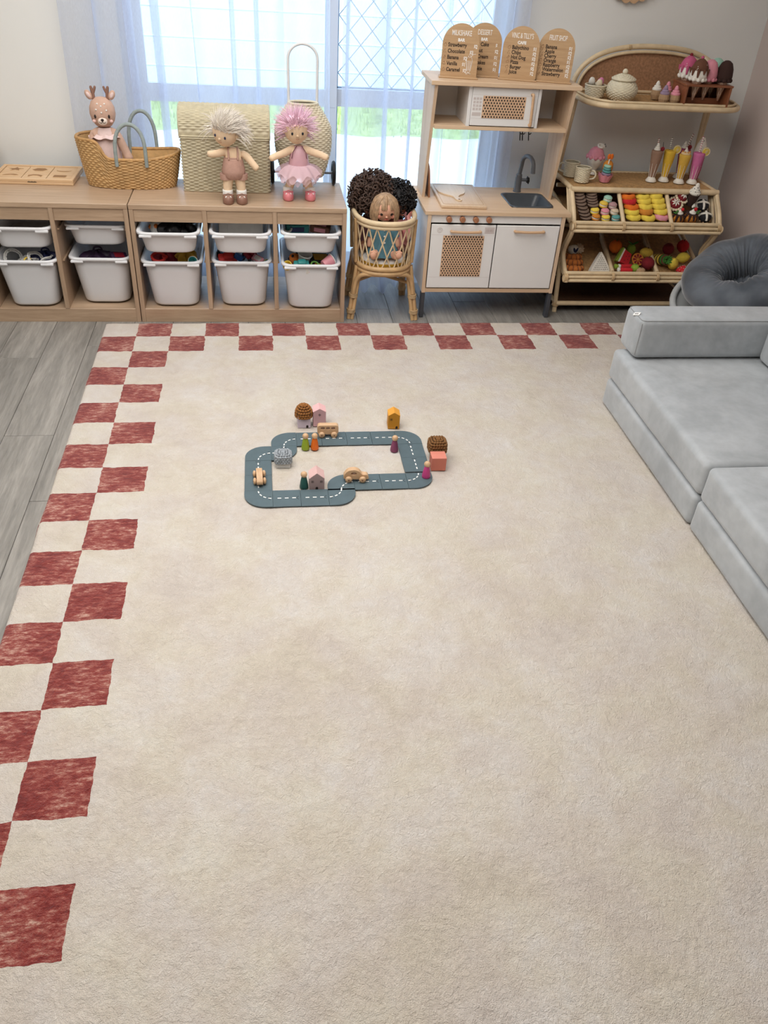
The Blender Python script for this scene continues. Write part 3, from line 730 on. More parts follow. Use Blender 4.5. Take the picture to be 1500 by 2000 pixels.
strands(hb, sph_roots((0, 0, .0), (.056, .056, .058), 60, lambda q: abs(q.x) > .75 and -.2 < q.z < .5 and q.y > -.2, rr), .085, .0024, 1.2, rr, n=5, spread=.35)
strands(hb, [((-.03+.06*k/60, -.048, .03+.003*(k % 3)), (-.3+.6*rr.random(), -.25, 1)) for k in range(60)], .06, .0022, .35, rr, n=5, spread=.3)
hb.build('hair', HAIRB, h1)
MB().lathe([(.03, .102), (.048, .114), (.053, .14), (.047, .165), (.043, .185), (.036, .198)], 24, M.Diagonal((1, .93, 1, 1))).build('romper', ROMP, d1)
for s in (-1, 1):
    MB().lathe([(.0285, .101), (.030, .110), (.029, .126)], 18, T(s*.027, 0, 0) @ RY(s*.05)).build('romper_leg', ROMP, d1)
    MB().tube([(s*.02, -.036, .192), (s*.021, -.03, .222), (s*.02, 0, .236), (s*.02, .03, .21), (s*.02, .038, .18)], .004, 6).build('romper_strap', ROMP, d1)
rib = MB()
for k in range(6): rib.torus(.0445-.0013*k, .0016, 28, 6, T(0, 0, .164+.0065*k) @ M.Diagonal((1, .93, 1, 1)))
rib.build('romper_ribs', pm('romper_rib', (206, 170, 152), .9), d1)

d2 = rag_doll('rag_doll', 'standing cloth doll with spiky pink fur hair and pink tutu', (.772, .15, ZT), rad(2), ((-.052, -.005), (.052, -.003)),
    ([(-.065, -.015, .205), (-.10, -.035, .198), (-.138, -.055, .186)], [(.065, -.015, .21), (.10, -.035, .205), (.132, -.05, .192)]), 0, 0, SHOEP)
h2 = add_head(d2, (-.012, -.012, .302), (.16, -.02, .03), .056, HAIRP, 'dark', 0)
hp_ = MB(); rr = random.Random(9)
hp_.lathe([(.0585, .026), (.060, .034), (.052, .052), (.03, .066), (.001, .071)], 22, T(0, .006, -.004) @ RX(-.25))
strands(hp_, sph_roots((0, .008, .0), (.057, .057, .059), 560, lambda q: q.z > .42 or (q.y > .05 and q.z > -.55) or (abs(q.x) > .72 and q.z > .1), rr), .056, .0025, .16, rr, n=4, spread=.28)
strands(hp_, [((-.04+.08*k/80, -.042+.016*abs(k-40)/40, .036), (-.9+1.8*k/80, -.35, 1)) for k in range(80)], .05, .0024, .05, rr, n=4, spread=.22)
hp_.build('hair', HAIRP, h2)
SAT, TUL = pm('pink_satin', (208, 162, 170), .35, .05, 30), None
MB().lathe([(.05, .12), (.048, .15), (.044, .18), (.04, .205), (.03, .222), (.021, .235)], 24, M.Diagonal((1, .9, 1, 1))).build('leotard', SAT, d2)
MB().lathe([(.03, .10), (.046, .112), (.05, .13)], 20).build('leotard_seat', SAT, d2)
for s in (-1, 1): MB().tube([(s*.035, -.03, .185), (s*.03, -.032, .212), (s*.012, -.024, .238)], .0018, 5).build('trim', pm('plum_trim', (110, 60, 72), .6), d2)
tn = NT('pink_tulle'); a_ = tn.new('ShaderNodeBsdfTransparent'); b_ = tn.new('ShaderNodeBsdfDiffuse'); b_.inputs[0].default_value = lin((240, 208, 216)); c_ = tn.new('ShaderNodeMixShader'); c_.inputs[0].default_value = .5
tn.link(a_.outputs[0], c_.inputs[1]); tn.link(b_.outputs[0], c_.inputs[2]); tn.link(c_.outputs[0], tn.out.inputs[0])
for k, (ro_, dz) in enumerate(((.105, -.045), (.095, -.06), (.085, -.075))):
    MB().grid(lambda u, v: ((.046+(ro_-.046)*v+.008*v*sin(2*pi*(11+k)*u+k))*cos(2*pi*u), (.044+(ro_-.05)*v+.008*v*sin(2*pi*(11+k)*u+k))*sin(2*pi*u), .155+dz*v*v+.012*v*sin(2*pi*(9+2*k)*u+k)), 120, 6, True).build('tutu_layer', tn.m, d2)

# wicker trolley behind the pink doll
ca = thing('wicker_trolley', 'cream wicker pull along trolley with white arched handle and black wheels', 'trolley', (.803, .37, ZT))
def caf(u, v):
    a = 2*pi*u; w = .075+.062*sin(pi*min(1, (1-v)*.62+.10))**1.0
    w = (.06, .098, .122, .132, .134, .13, .12, .104, .084, .062)[min(9, int(v*9.999))] if False else .062+.073*sin(pi*(.12+.72*v))**.8 - .035*max(0, v-.7)/.3
    return (w*cos(a), (.045+.012*sin(pi*v))*sin(a)-.0+.02*v, .05+.32*v)
MB().weave(caf, 40, 36, .0029, sv=4).build('woven_body', WICK, ca)
MB().prism([caf(k/30, 0)[:2] for k in range(30)], .045, .055).build('base', WICK, ca)
MB().tube([caf(k/40, 1) for k in range(40)], .006, 8, True, True).build('rim', WICK, ca)
HW = pm('white_wrapped_handle', (232, 232, 232), .6, .03)
MB().tube([(-.066, .045, .28), (-.068, .045, .54)]+[(-.068*cos(pi*k/16), .045, .55+.062*sin(pi*k/16)) for k in range(17)]+[(.068, .045, .54), (.066, .045, .28)], .0065, 10).build('handle', HW, ca)
MB().tube([(-.15, .03, .055), (.15, .03, .055)], .005, 8).build('axle', GREYM, ca)
for s in (-1, 1):
    w_ = MB().torus(.047, .0095, 28, 10, T(s*.151, .03, .0565) @ RY(pi/2)).build('wheel', BLACK, ca)
    MB().lathe([(.041, -.003), (.041, .003)], 24, T(s*.151, .03, .0565) @ RY(pi/2)).build('wheel_disc', CHAR, w_)
    MB().lathe([(.008, -.012), (.01, 0), (.008, .012)], 14, T(s*.151, .03, .0565) @ RY(pi/2)).build('hub', GREYM, w_)
MB().tube([(.0, -.03, .05), (.0, -.04, .004)], .004, 8).build('stand_peg', RATTAN, ca)
# ================================================================= CANE DOLL CRIB
cb = thing('doll_crib', 'cane doll crib on splayed bamboo legs between storage unit and toy kitchen', 'crib', (1.187, .19, 0))
def stad(hx, hy, n, z):   # rounded plan, long side along y
    out = []
    for k in range(n):
        a = 2*pi*k/n; x, y = cos(a), sin(a)
        out.append((hx*math.copysign(abs(x)**.8, x), hy*math.copysign(abs(y)**.8, y), z))
    return out
top = stad(.147, .212, 64, .498); low = stad(.138, .19, 64, .272)
for dz, r in ((0, .0125), (-.02, .009)): MB().tube([(p[0], p[1], p[2]+dz) for p in top], r, 10, True, True).build('top_rim', RATTAN2, cb)
for dz, r in ((0, .0125), (-.022, .011)): MB().tube([(p[0], p[1], p[2]+dz) for p in low], r, 10, True, True).build('lower_rim', RATTAN, cb)
for k in range(0, 64, 3):
    for s in (4, -4):
        a, b = V(top[k]), V(low[(k+s) % 64]); a.z -= .022; b.z += .006
        MB().tube([a, (a+b)/2+V(((a+b)/2).xy.normalized().to_3d())*.004, b], .0036, 6).build('lattice_rod', RATTAN2, cb)
for sx in (-1, 1):
    for y in (-.10, .12):
        MB().tube([(sx*.146, y, .49), (sx*.139, y, .28)], .009, 8).build('side_post', RATTAN, cb)
MB().prism([(p[0]*.97, p[1]*.97) for p in low], .262, .272).build('base_board', RATTAN, cb)
feet = {(-1, -1): (-.172, -.143), (1, -1): (.173, -.158), (-1, 1): (-.158, .17), (1, 1): (.158, .18)}
for (sx, sy), (fx, fy) in feet.items():
    tx, ty = sx*.135, (-.10 if sy < 0 else .12)
    lg = MB()
    for ox, oy in ((.0, .0), (sx*-.019, -.004), (.004, .016)):
        lg.tube([(tx+ox, ty+oy, .262), (fx+ox*.9, fy+oy*.9, 0)], .0098, 10)
    l = lg.build('leg', RATTAN, cb)
    for f in (.13, .42):
        p = V((tx, ty, .262)).lerp(V((fx, fy, 0)), 1-f)
        wr = MB()
        for q in range(4): wr.torus(.0205, .0024, 18, 6, T(p.x-sx*.008, p.y+.003, p.z+q*.0055))
        wr.build('binding', RATTANW, l)
for y in (-.135, .15):
    MB().tube(smoothpath([(-.150, y, .13), (-.137, y, .20), (-.105, y-.02, .235), (-.04, y-.045, .243), (.04, y-.045, .243), (.105, y-.02, .235), (.137, y, .20), (.150, y, .13)]), .0105, 10).build('arch_brace', RATTAN, cb)
MB().tube([(-.15, -.12, .185), (.14, .15, .185)], .009, 8).build('cross_brace', RATTAN, cb)
MB().tube([(.15, -.12, .175), (-.14, .15, .175)], .009, 8).build('cross_brace', RATTAN, cb)
mt = thing('crib_mattress', 'cream cushion with mustard stripe lying in the doll crib', 'cushion', (1.187, .19, .2725))
loft(MB(), [([(p[0]*f, p[1]*f) for p in low], z) for f, z in ((.80, 0), (.86, .008), (.87, .022), (.80, .032), (.4, .036))]).build('pad', WHITEF, mt)
loft(MB(), [([(p[0]*f, p[1]*f) for p in low], z) for f, z in ((.875, .004), (.885, .012), (.875, .018))], False, False).build('mustard_band', pm('mustard_cotton', (206, 158, 44), .9, .08, 40), mt)

# seated dolls
def helix(mb, p, d, L, R, turns, r, n=20):
    d = V(d).normalized(); a = d.orthogonal().normalized(); b = d.cross(a); p = V(p)
    mb.tube([p+d*L*k/n+(a*cos(2*pi*turns*k/n)+b*sin(2*pi*turns*k/n))*R for k in range(n+1)], [r]*n+[r*.5], 5)
def seated(name, label, loc, rz, skinm, dress, tilt=0):
    d = thing(name, label, 'doll', loc, rz, 'dolls sitting in the cane crib')
    skin('body', [(0, 0, .03), (0, 0, .09), (0, 0, .14), (0, 0, .165), (-.025, -.03, .03), (-.05, -.085, .025), (-.058, -.105, .035), (.03, -.03, .03), (.058, -.085, .025), (.066, -.105, .035),
        (-.04, 0, .13), (-.065, -.02, .085), (-.07, -.035, .05), (.04, 0, .13), (.065, -.02, .085), (.07, -.035, .05)],
        [(0, 1), (1, 2), (2, 3), (0, 4), (4, 5), (5, 6), (0, 7), (7, 8), (8, 9), (2, 10), (10, 11), (11, 12), (2, 13), (13, 14), (14, 15)],
        [.04, .04, .028, .018, .024, .02, .021, .024, .02, .021, .017, .015, .013, .017, .015, .013], skinm, d)
    MB().grid(lambda u, v: ((.03+.042*v+.004*v*sin(2*pi*12*u))*cos(2*pi*u)*1.1, (.028+.04*v+.004*v*sin(2*pi*12*u))*sin(2*pi*u)-.022*v, .155-.14*v), 72, 9, True).build('dress', dress, d)
    for s in (-1, 1): MB().tube([(s*.03, 0, .142), (s*.05, -.008, .118), (s*.062, -.018, .092)], [.02, .023, .02], 10).build('sleeve', dress, d)
    return d
DENIM = pm('blue_linen', (86, 128, 142), .9, .1, 50, .4, 400, .002)
s1 = seated('seated_doll', 'doll with blond bobbed hair and blue dress sitting in front in the crib', (1.178, .105, .308), 0, SKIN2, DENIM)
bt = MB()
for k in range(3): bt.lathe([(.0045, 0), (.0045, .002), (.002, .0025)], 10, T(0, -.040-.013*k, .135-.026*k) @ RX(pi/2.4))
bt.build('buttons', PAINTW, s1)
for x, y in ((-.058, -.105), (.066, -.105)):
    ft = MB()
    for k in range(5): ft.ell((x-.012+.006*k, y-.010, .058-.002*abs(k-1.5)), (.0042, .005, .005), 8, 5)
    ft.ell((x, y-.006, .042), (.017, .012, .02)).build('foot', SKIN2, s1)
def vinyl_head(d, c, r, skinm, eyec):
    h = MB().lathe([(.0001, -r*.98), (r*.5, -r*.86), (r*.88, -r*.45), (r, .05*r), (r*.9, r*.5), (r*.55, r*.86), (.0001, r)], 28).build('head', skinm, d, c, (.18, 0, .05))
    for s in (-1, 1):
        MB().ell((s*r*.40, -r*.86, -.08*r), (r*.13, r*.07, r*.13)).build('eye', INK, h)
        MB().ell((s*r*.55, -r*.74, -.36*r), (r*.2, r*.08, r*.16)).build('cheek', pm('blush', (226, 150, 126), .6), h)
    MB().ell((0, -r*.97, -.28*r), (r*.1, r*.1, r*.08)).build('nose', skinm, h)
    MB().ell((0, -r*.9, -.53*r), (r*.16, r*.05, r*.06)).build('lips', pm('lips', (196, 96, 84), .5), h)
    return h
r = .058; h = vinyl_head(s1, (0, -.016, .232), r, SKIN2, 0)
BOB = pm('dark_blond_hair', (176, 144, 112), .5, .35, 60); rr = random.Random(6); hb = MB()
hb.lathe([(r*1.04, -.1*r), (r*1.06, .2*r), (r*.9, .66*r), (r*.5, .98*r), (.001, r*1.08)], 26, T(0, .010, .004))
for k in range(150):    # fringe and side curtains of hair
    a = rr.uniform(-1.25, 1.25)*pi/1.0; a = max(-pi, min(pi, a))
    fr = abs(a) < .62
    p = []
    R_ = r*rr.uniform(1.06, 1.14)
    for q in range(7):
        e = pi/2*(1-q/3.2) if not fr else pi/2*(1-q/6*.83)
        if e > 0 or fr: p.append((R_*cos(max(e, .12))*sin(a), -R_*cos(max(e, .12))*cos(a)+.004, R_*sin(max(e, .0))+.0))
        else: p.append((R_*1.04*sin(a), -R_*1.04*cos(a)+.004, -(q-3.2)*.0185))
    hb.tube(p, [.004]*6+[.0025], 5)
hb.build('hair', BOB, h)
def curly(d, c, r, mat, n, seed, Rc=.009):
    rr = random.Random(seed); m = MB(); m.ell(c, (r*.74, r*.74, r*.74))
    for p, q in sph_roots(c, (r*.72, r*.72, r*.72), n, lambda q: q.z > -.75 and not (q.y < -.80 and q.z < -.25), rr):
        dd = (q+V((rr.uniform(-.7, .7), rr.uniform(-.7, .7), rr.uniform(-.8, .5)))).normalized()
        helix(m, p, dd, r*.46, Rc*rr.uniform(.7, 1.2), rr.uniform(1.6, 2.6), .0034, 16)
    return m.build('hair', mat, d)
PINKC = pm('pink_muslin', (226, 156, 152), .9, .1, 40, .4, 300, .002)
s2 = seated('seated_doll', 'doll with big brown curls sitting behind the blond doll in the crib', (1.125, .235, .308), .1, pm('brown_vinyl', (150, 98, 72), .5), pm('plum_cotton', (96, 58, 62), .9, .1))
h = vinyl_head(s2, (0, -.01, .212), .055, pm('brown_vinyl', (150, 98, 72), .5), 0); curly(s2, (.012, .002, .245), .112, pm('brown_curls', (76, 56, 46), .6, .3, 40), 440, 3, .010)
s3 = seated('seated_doll', 'doll with black curly hair and pink dress leaning right in the crib', (1.252, .20, .308), -.2, pm('deep_brown_vinyl', (104, 66, 50), .5), PINKC)
h = vinyl_head(s3, (.0, .0, .210), .052, pm('deep_brown_vinyl', (104, 66, 50), .5), 0); curly(s3, (0, .028, .238), .085, pm('black_curls', (24, 21, 22), .6, .2, 40), 400, 5, .006)
MB().grid(lambda u, v: (.035+.05*u+.012*sin(9*v+4*u), -.075+.05*v+.015*sin(7*u), .06+.13*v+.012*sin(11*u+5*v)), 18, 18).build('pink_shawl', PINKC, s3)

# ================================================================= TOY KITCHEN
kt = thing('toy_kitchen', 'white and birch toy kitchen with sink, oven and cane stickered doors', 'toy kitchen', (0, 0, 0))
ZC0 = .54
sk = (1.818, 2.032, .148, .384)
ctp = MB()   # worktop with an opening for the sink
for a in ((1.37, sk[0], .055, .50), (sk[1], 2.095, .055, .50), (sk[0], sk[1], .055, sk[2]), (sk[0], sk[1], sk[3], .50)): ctp.box(*a, ZC0-.016, ZC0)
ctp.build('worktop', BIRCH, kt)
for x in (1.385, 2.056):
    pn = MB().rbox(x, x+.016, .066, .46, .135, ZC0-.016, .001, 1).build('side_panel', WHITE, kt)
    MB().rbox(x-.0005, x+.0165, .058, .068, .135, ZC0-.016, .001, 1).build('edge_strip', BIRCHV, pn)
    for y in (.062, .425): MB().rbox(x-.001, x+.019, y, y+.035, 0, .134, .002, 1).build('leg', CHAR, kt)
MB().rbox(1.401, 2.056, .062, .46, .137, .156, .001, 1).build('bottom_panel', BIRCH, kt)
MB().box(1.401, 2.056, .452, .46, .156, ZC0-.016).build('rear_panel', WHITE, kt)
MB().rbox(1.402, 2.055, .068, .08, .484, ZC0-.016, .001, 1).build('control_panel', WHITE, kt)
KN = wood('cork_knob', (150, 98, 68), (178, 124, 90), 1, 30, .6)
for i in range(4):
    MB().lathe([(.0125, 0), (.0135, .002), (.0135, .02), (.012, .022)], 20, T(1.489+.066*i, .068, .5035) @ RX(pi/2)).build('knob', KN, kt)
CANEP = wood('cane_print', (210, 172, 138), (226, 192, 160), 0, 60, .5, 2)
def cane(parent, x0, x1, z0, z1, y, nx, nz, r):
    p = MB().box(x0, x1, y-.0012, y, z0, z1).build('cane_panel', CANEP, parent)
    m = MB(); dx, dz = (x1-x0)/nx, (z1-z0)/nz
    for j in range(nz):
        for i in range(nx-(j % 2)):
            m.lathe([(r, 0), (r*.98, .0006)], 8, T(x0+dx*(i+.5+.5*(j % 2)), y-.0012, z0+dz*(j+.5)) @ RX(pi/2), False)
    m.build('cane_holes', INK, p)
    ln = MB()
    for j in range(nz): ln.box(x0, x1, y-.0015, y-.0012, z0+dz*(j+.05), z0+dz*(j+.05)+.0008)
    ln.build('cane_strands', pm('cane_strand', (176, 132, 98), .6), p)
def bar_handle(parent, pts, r=.0065, name='handle'):
    MB().tube(smoothpath(pts, 5), r, 10).build(name, wood('handle_beech', (196, 156, 118), (216, 180, 144), 0, 40, .5), parent)
ov = MB().rbox(1.4065, 1.7275, .058, .067, .162, .478, .002, 1).build('oven_door', WHITE, kt)
cane(ov, 1.468, 1.674, .222, .426, .0578, 15, 18, .0038)
bar_handle(ov, [(1.505, .058, .447), (1.505, .044, .449), (1.514, .040, .449), (1.577, .039, .447), (1.640, .040, .449), (1.649, .044, .449), (1.649, .058, .447)])
GR = pm('pale_grey_print', (206, 196, 192), .6)
MB().torus(.012, .0012, 24, 6, T(1.448, .0577, .452) @ RX(pi/2)).torus(.006, .001, 16, 6, T(1.448, .0577, .451) @ RX(pi/2)).box(1.4475, 1.4485, .0570, .0578, .452, .460).build('power_symbol', GR, ov)
MB().box(1.672, 1.721, .0574, .058, .437, .468).build('clock_display', GR, ov)
text('10:45', .017, pm('clock_digits', (186, 168, 164), .6), ov, (1.6755, .0572, .4465), 'clock_digits', xs=1.0)
ln_ = MB()
for z in (.428, .217): ln_.box(1.4075, 1.7265, .0577, .058, z, z+.0008)
ln_.build('panel_line', GR, ov)
cd_ = MB().rbox(1.7325, 2.0505, .058, .067, .162, .478, .002, 1).build('cupboard_door', WHITE, kt)
bar_handle(cd_, [(1.824, .058, .452), (1.824, .044, .454), (1.833, .040, .454), (1.896, .039, .452), (1.959, .040, .454), (1.968, .044, .454), (1.968, .058, .452)])
# sink and tap
snk = MB(); n = 4
cx, cy = (sk[0]+sk[1])/2, (sk[2]+sk[3])/2; hx, hy = (sk[1]-sk[0])/2, (sk[3]-sk[2])/2
loft(snk, [(rrect(hx+.004, hy+.004, .03), .0005), (rrect(hx+.004, hy+.004, .03), .005), (rrect(hx-.006, hy-.006, .028), .006), (rrect(hx-.012, hy-.012, .026), -.004), (rrect(hx-.03, hy-.03, .03), -.075), (rrect(hx-.04, hy-.04, .03), -.08)], False, True, mx=T(cx, cy, ZC0))
so = snk.build('sink', pm('sink_grey', (70, 76, 82), .35, .03), kt)
MB().lathe([(.016, 0), (.018, .002), (.004, .003)], 18, T(cx, cy+.02, ZC0-.0795)).build('drain', GREYM, so)
tp = MB().lathe([(.021, 0), (.021, .004), (.0185, .008), (.017, .07), (.0155, .074), (.0155, .085), (.011, .09)], 20, T(1.918, .432, ZC0)).build('tap', GREYM, kt)
MB().tube([(1.918, .432, .62), (1.924, .430, .68)]+[(1.924+.016*(1-cos(pi*k/10)), .430-.047*(1-cos(pi*k/10)), .685+.04*sin(pi*k/10)) for k in range(11)]+[(1.957, .333, .655)], [.0105]*12+[.011, .012], 12).build('spout', GREYM, tp)
MB().tube([(1.93, .43, .60), (1.965, .425, .60)], .008, 10).build('valve', GREYM, tp)
tw = MB().lathe([(.013, -.006), (.015, 0), (.013, .006)], 14, T(1.966, .425, .60) @ RY(pi/2))
for k in range(4):
    a = pi/4+k*pi/2; tw.tube([(1.966, .425, .60), (1.966, .425+.02*cos(a), .60+.02*sin(a))], .0035, 8)
tw.build('tap_wheel', BLACK, tp)
# upper shelves with the microwave
for x in (1.39, 2.046):
    prof = [(.19, 1.062), (.45, 1.062), (.45, ZC0), (.295, ZC0)]
    MB().prism(prof, 0, .015, T(x, 0, 0) @ M(((0, 0, 1, 0), (1, 0, 0, 0), (0, 1, 0, 0), (0, 0, 0, 1)))).build('upright', BIRCHV, kt)
MB().rbox(1.372, 2.082, .178, .465, 1.062, 1.08, .0015, 1).build('top_board', BIRCH, kt)
MB().rbox(1.405, 2.046, .198, .45, .876, .892, .001, 1).build('shelf', BIRCH, kt)
MB().box(1.405, 2.046, .442, .45, .892, 1.062).build('back_board', WHITE, kt)
mw = MB().rbox(1.553, 1.569, .198, .442, .892, 1.062, .001, 1).build('microwave', WHITE, kt)
MB().rbox(1.884, 1.898, .198, .442, .892, 1.062, .001, 1).build('microwave_side', WHITE, mw)
md = MB().rbox(1.5705, 1.8825, .197, .207, .896, 1.059, .002, 1).build('microwave_door', WHITE, mw)
cane(md, 1.622, 1.826, .930, 1.024, .1968, 15, 8, .0038)
bar_handle(md, [(1.852, .197, 1.035), (1.853, .182, 1.037), (1.854, .178, 1.028), (1.856, .177, .970), (1.858, .178, .915), (1.858, .182, .905), (1.858, .197, .907)])
kp = MB()
for j in range(4):
    for i in range(3):
        kp.box(1.577+.0145*i, 1.588+.0145*i, .1964, .197, .962+.0145*j, .972+.0145*j)
kp.box(1.576, 1.618, .1964, .197, .938, .953); kp.build('keypad', GR, md)
ln_ = MB()
for z in (1.027, .927): ln_.box(1.572, 1.881, .1967, .197, z, z+.0008)
ln_.build('panel_line', GR, md)
for i, x in enumerate((1.850, 1.862, 1.893)):
    MB().tube([(x, .30, .876), (x, .30, .86), (x+.002, .295, .83), (x+.001, .286, .820), (x-.002, .279, .828)], .0026, 6).tube([(x, .30, .850), (x+.006, .292, .846), (x+.009, .286, .854)], .0024, 6).build('hook', BLACK, kt)
# boards on the worktop
bd = thing('chopping_board', 'thick light wooden chopping board lying on the toy kitchen worktop', 'board', (1.573, .298, ZC0+.0006), rad(-1.5))
MB().rbox(-.112, .112, -.195, .188, 0, .0155, .003, 2).build('board_body', wood('board_beech', (206, 176, 144), (226, 202, 174), 1, 22, .4), bd)
gv = MB().tube([(x, y, .0156) for x, y in rrect(.100, .176, .012, 3)], .0012, 5, True, True); gv.build('groove', wood('board_edge', (176, 140, 104), (196, 160, 124), 0, 22, .5), bd)
po = [(-.055, .13), (-.095, .09), (-.098, .02), (-.07, -.03), (-.04, -.06), (-.034, -.11), (-.024, -.128), (-.008, -.128), (-.004, -.11), (-.012, -.075), (.0, -.04), (.03, -.005), (.045, .06), (.035, .12), (-.01, .145)]
po = [(p.x, p.y) for p in smoothpath([(*q, 0) for q in po+[po[0]]], 5)][:-1]
pd = thing('serving_paddle', 'thin pale wooden paddle lying on the chopping board', 'paddle', (1.575, .30, ZC0+.0172))
MB().prism(po, 0, .006).build('paddle_body', wood('paddle_ash', (224, 196, 160), (238, 214, 184), 1, 22, .4), pd)
MB().torus(.0045, .0012, 14, 6, T(-.017, -.116, .0062)).build('hanging_hole', BRN, pd)
ln2 = thing('round_board', 'small round topped brown board leaning inside the toy kitchen upright', 'board', (1.4215, .335, ZC0+.0006), 0, None, (0, rad(-5), 0))
bp = [(-.05, 0), (.05, 0), (.056, .06)]+[(.056*cos(pi*k/12), .10+.056*sin(pi*k/12)) for k in range(13)]+[(-.056, .06)]
MB().prism(bp, 0, .009, M(((0, 0, 1, 0), (1, 0, 0, 0), (0, 1, 0, 0), (0, 0, 0, 1)))).build('board_body', wood('walnut', (140, 92, 62), (168, 116, 82), 2, 20, .45), ln2)
MB().torus(.008, .002, 16, 6, T(.009, 0, .135) @ RY(pi/2)).build('hanging_hole', BRN, ln2)
# ---------------------------------------------------------------- menu signs
def sign(loc, rz, title, sub, items, label, indent, extra=None, tsize=.03):
    t = thing('menu_sign', label, 'sign', loc, rz, 'arched menu signs on the toy kitchen')
    w, hh = .0835, .218
    poly = [(w, .006), (w, hh-w)]+[(w*cos(pi*k/24), hh-w+w*sin(pi*k/24)) for k in range(1, 24)]+[(-w, hh-w), (-w, .006)]
    MB().prism(poly, -.0018, .0018, RX(pi/2)).build('board', PLYSIGN, t)
    MB().rbox(-.09, .09, -.028, .028, 0, .006, .002, 1).build('stand_base', PLYSIGN, t)
    y = -.0019
    text(title, tsize, PAINTW, t, (0, y, hh-.048), 'title', 'CENTER', .5 if len(title) > 9 else .58, .0002)
    if sub: text(sub, .0165, PAINTW, t, (0, y, hh-.071), 'subtitle', 'CENTER', 1.0, .0009)
    n = len(items); z0 = hh-.093 if sub else hh-.082; dz = (z0-.026)/max(1, n-1)
    for i, (a, p, px) in enumerate(items):
        z = z0-dz*i
        text(a, .0222, INK, t, (indent, y, z), 'item_lettering', 'LEFT', .84, .0005)
        if p: text(p, .0215, PAINTW, t, (px-.001, y, z-.003), 'price', 'LEFT', .72, .0007)
        ic = MB(); cx, cz = indent-.013, z+.006; kind = i % 4
        pts = {0: [(.006*cos(2*pi*k/10), .0065*sin(2*pi*k/10)) for k in range(10)], 1: [(-.006, -.005), (.006, -.005), (0, .007)],
               2: [(-.006, -.002), (.004, .006), (.006, .003), (-.002, -.006)], 3: [(-.006, -.004), (.006, -.004), (.006, .002), (.003, .006), (-.003, .006), (-.006, .002)]}[kind]
        ic.tube([(cx+q[0], y, cz+q[1]) for q in pts], .0006, 4, True, True)
        ic.tube([(cx, y, cz+.006), (cx+.003, y, cz+.0095)], .0006, 4)
        ic.build('burnt_icon', pm('burnt_line', (140, 98, 60), .7), t)
    if extra: extra(t)
    return t
def shake(t):
    m = MB(); y = -.0021; L = lambda *p: m.tube([(a, y, b) for a, b in p], .0008, 4)
    L((.030, .070), (.060, .070), (.053, .032), (.049, .026), (.041, .026), (.037, .032), (.030, .070)); L((.045, .026), (.045, .022)); L((.034, .018), (.038, .022), (.052, .022), (.056, .018), (.034, .018))
    for k in range(5): L((.034+.0055*k, .068), (.038+.0035*k, .032))
    L((.031, .071), (.034, .082), (.045, .098), (.056, .082), (.059, .071)); L((.052, .089), (.060, .098), (.072, .100)); L((.040, .090), (.044, .085), (.050, .088))
    m.build('milkshake_drawing', PAINTW, t)
ZS = 1.0805
sign((1.510, .277, ZS), rad(-7), 'MILKSHAKE', 'BAR', [('Strawberry', '$2', .060), ('Chocolate', '$3', .044), ('Banana', '$2', .018), ('Vanilla', '$1', .014), ('Caramel', '$2', .020)], 'arched wooden menu sign reading Milkshake Bar with a drawn milkshake', -.058, shake)
sign((1.632, .345, ZS), rad(-6), 'DESSERT', 'BAR', [('Cup Cake', '$', .056), ('Donut', '$2', .055), ('Ice Cream', '$1', .055), ('Pancakes', '$2', .055), ('Cookie', '$1', .055)], 'arched wooden menu sign reading Dessert Bar, half behind another sign', -.052)
sign((1.795, .287, ZS), rad(-14), "VINC & TILLY'S", 'CAFE', [('Babychino', '$1', .056), ('Chips', '$2', .056), ('Hot Dog', '$3', .056), ('Pizza', '$2', .056), ('Burger', '$5', .056), ('Juice', '$2', .056)], 'arched wooden menu sign reading Cafe with Babychino first', -.042)
sign((1.957, .268, ZS), rad(-13), 'FRUIT SHOP', '', [('Banana', '$1', .056), ('Apple', '$2', .056), ('Cherry', '$3', .056), ('Orange', '$1', .056), ('Raspberry', '$2', .056), ('Watermelon', '$5', .056), ('Strawberry', '$2', .056)], 'arched wooden menu sign reading Fruit Shop, nearest the rattan stand', -.052)
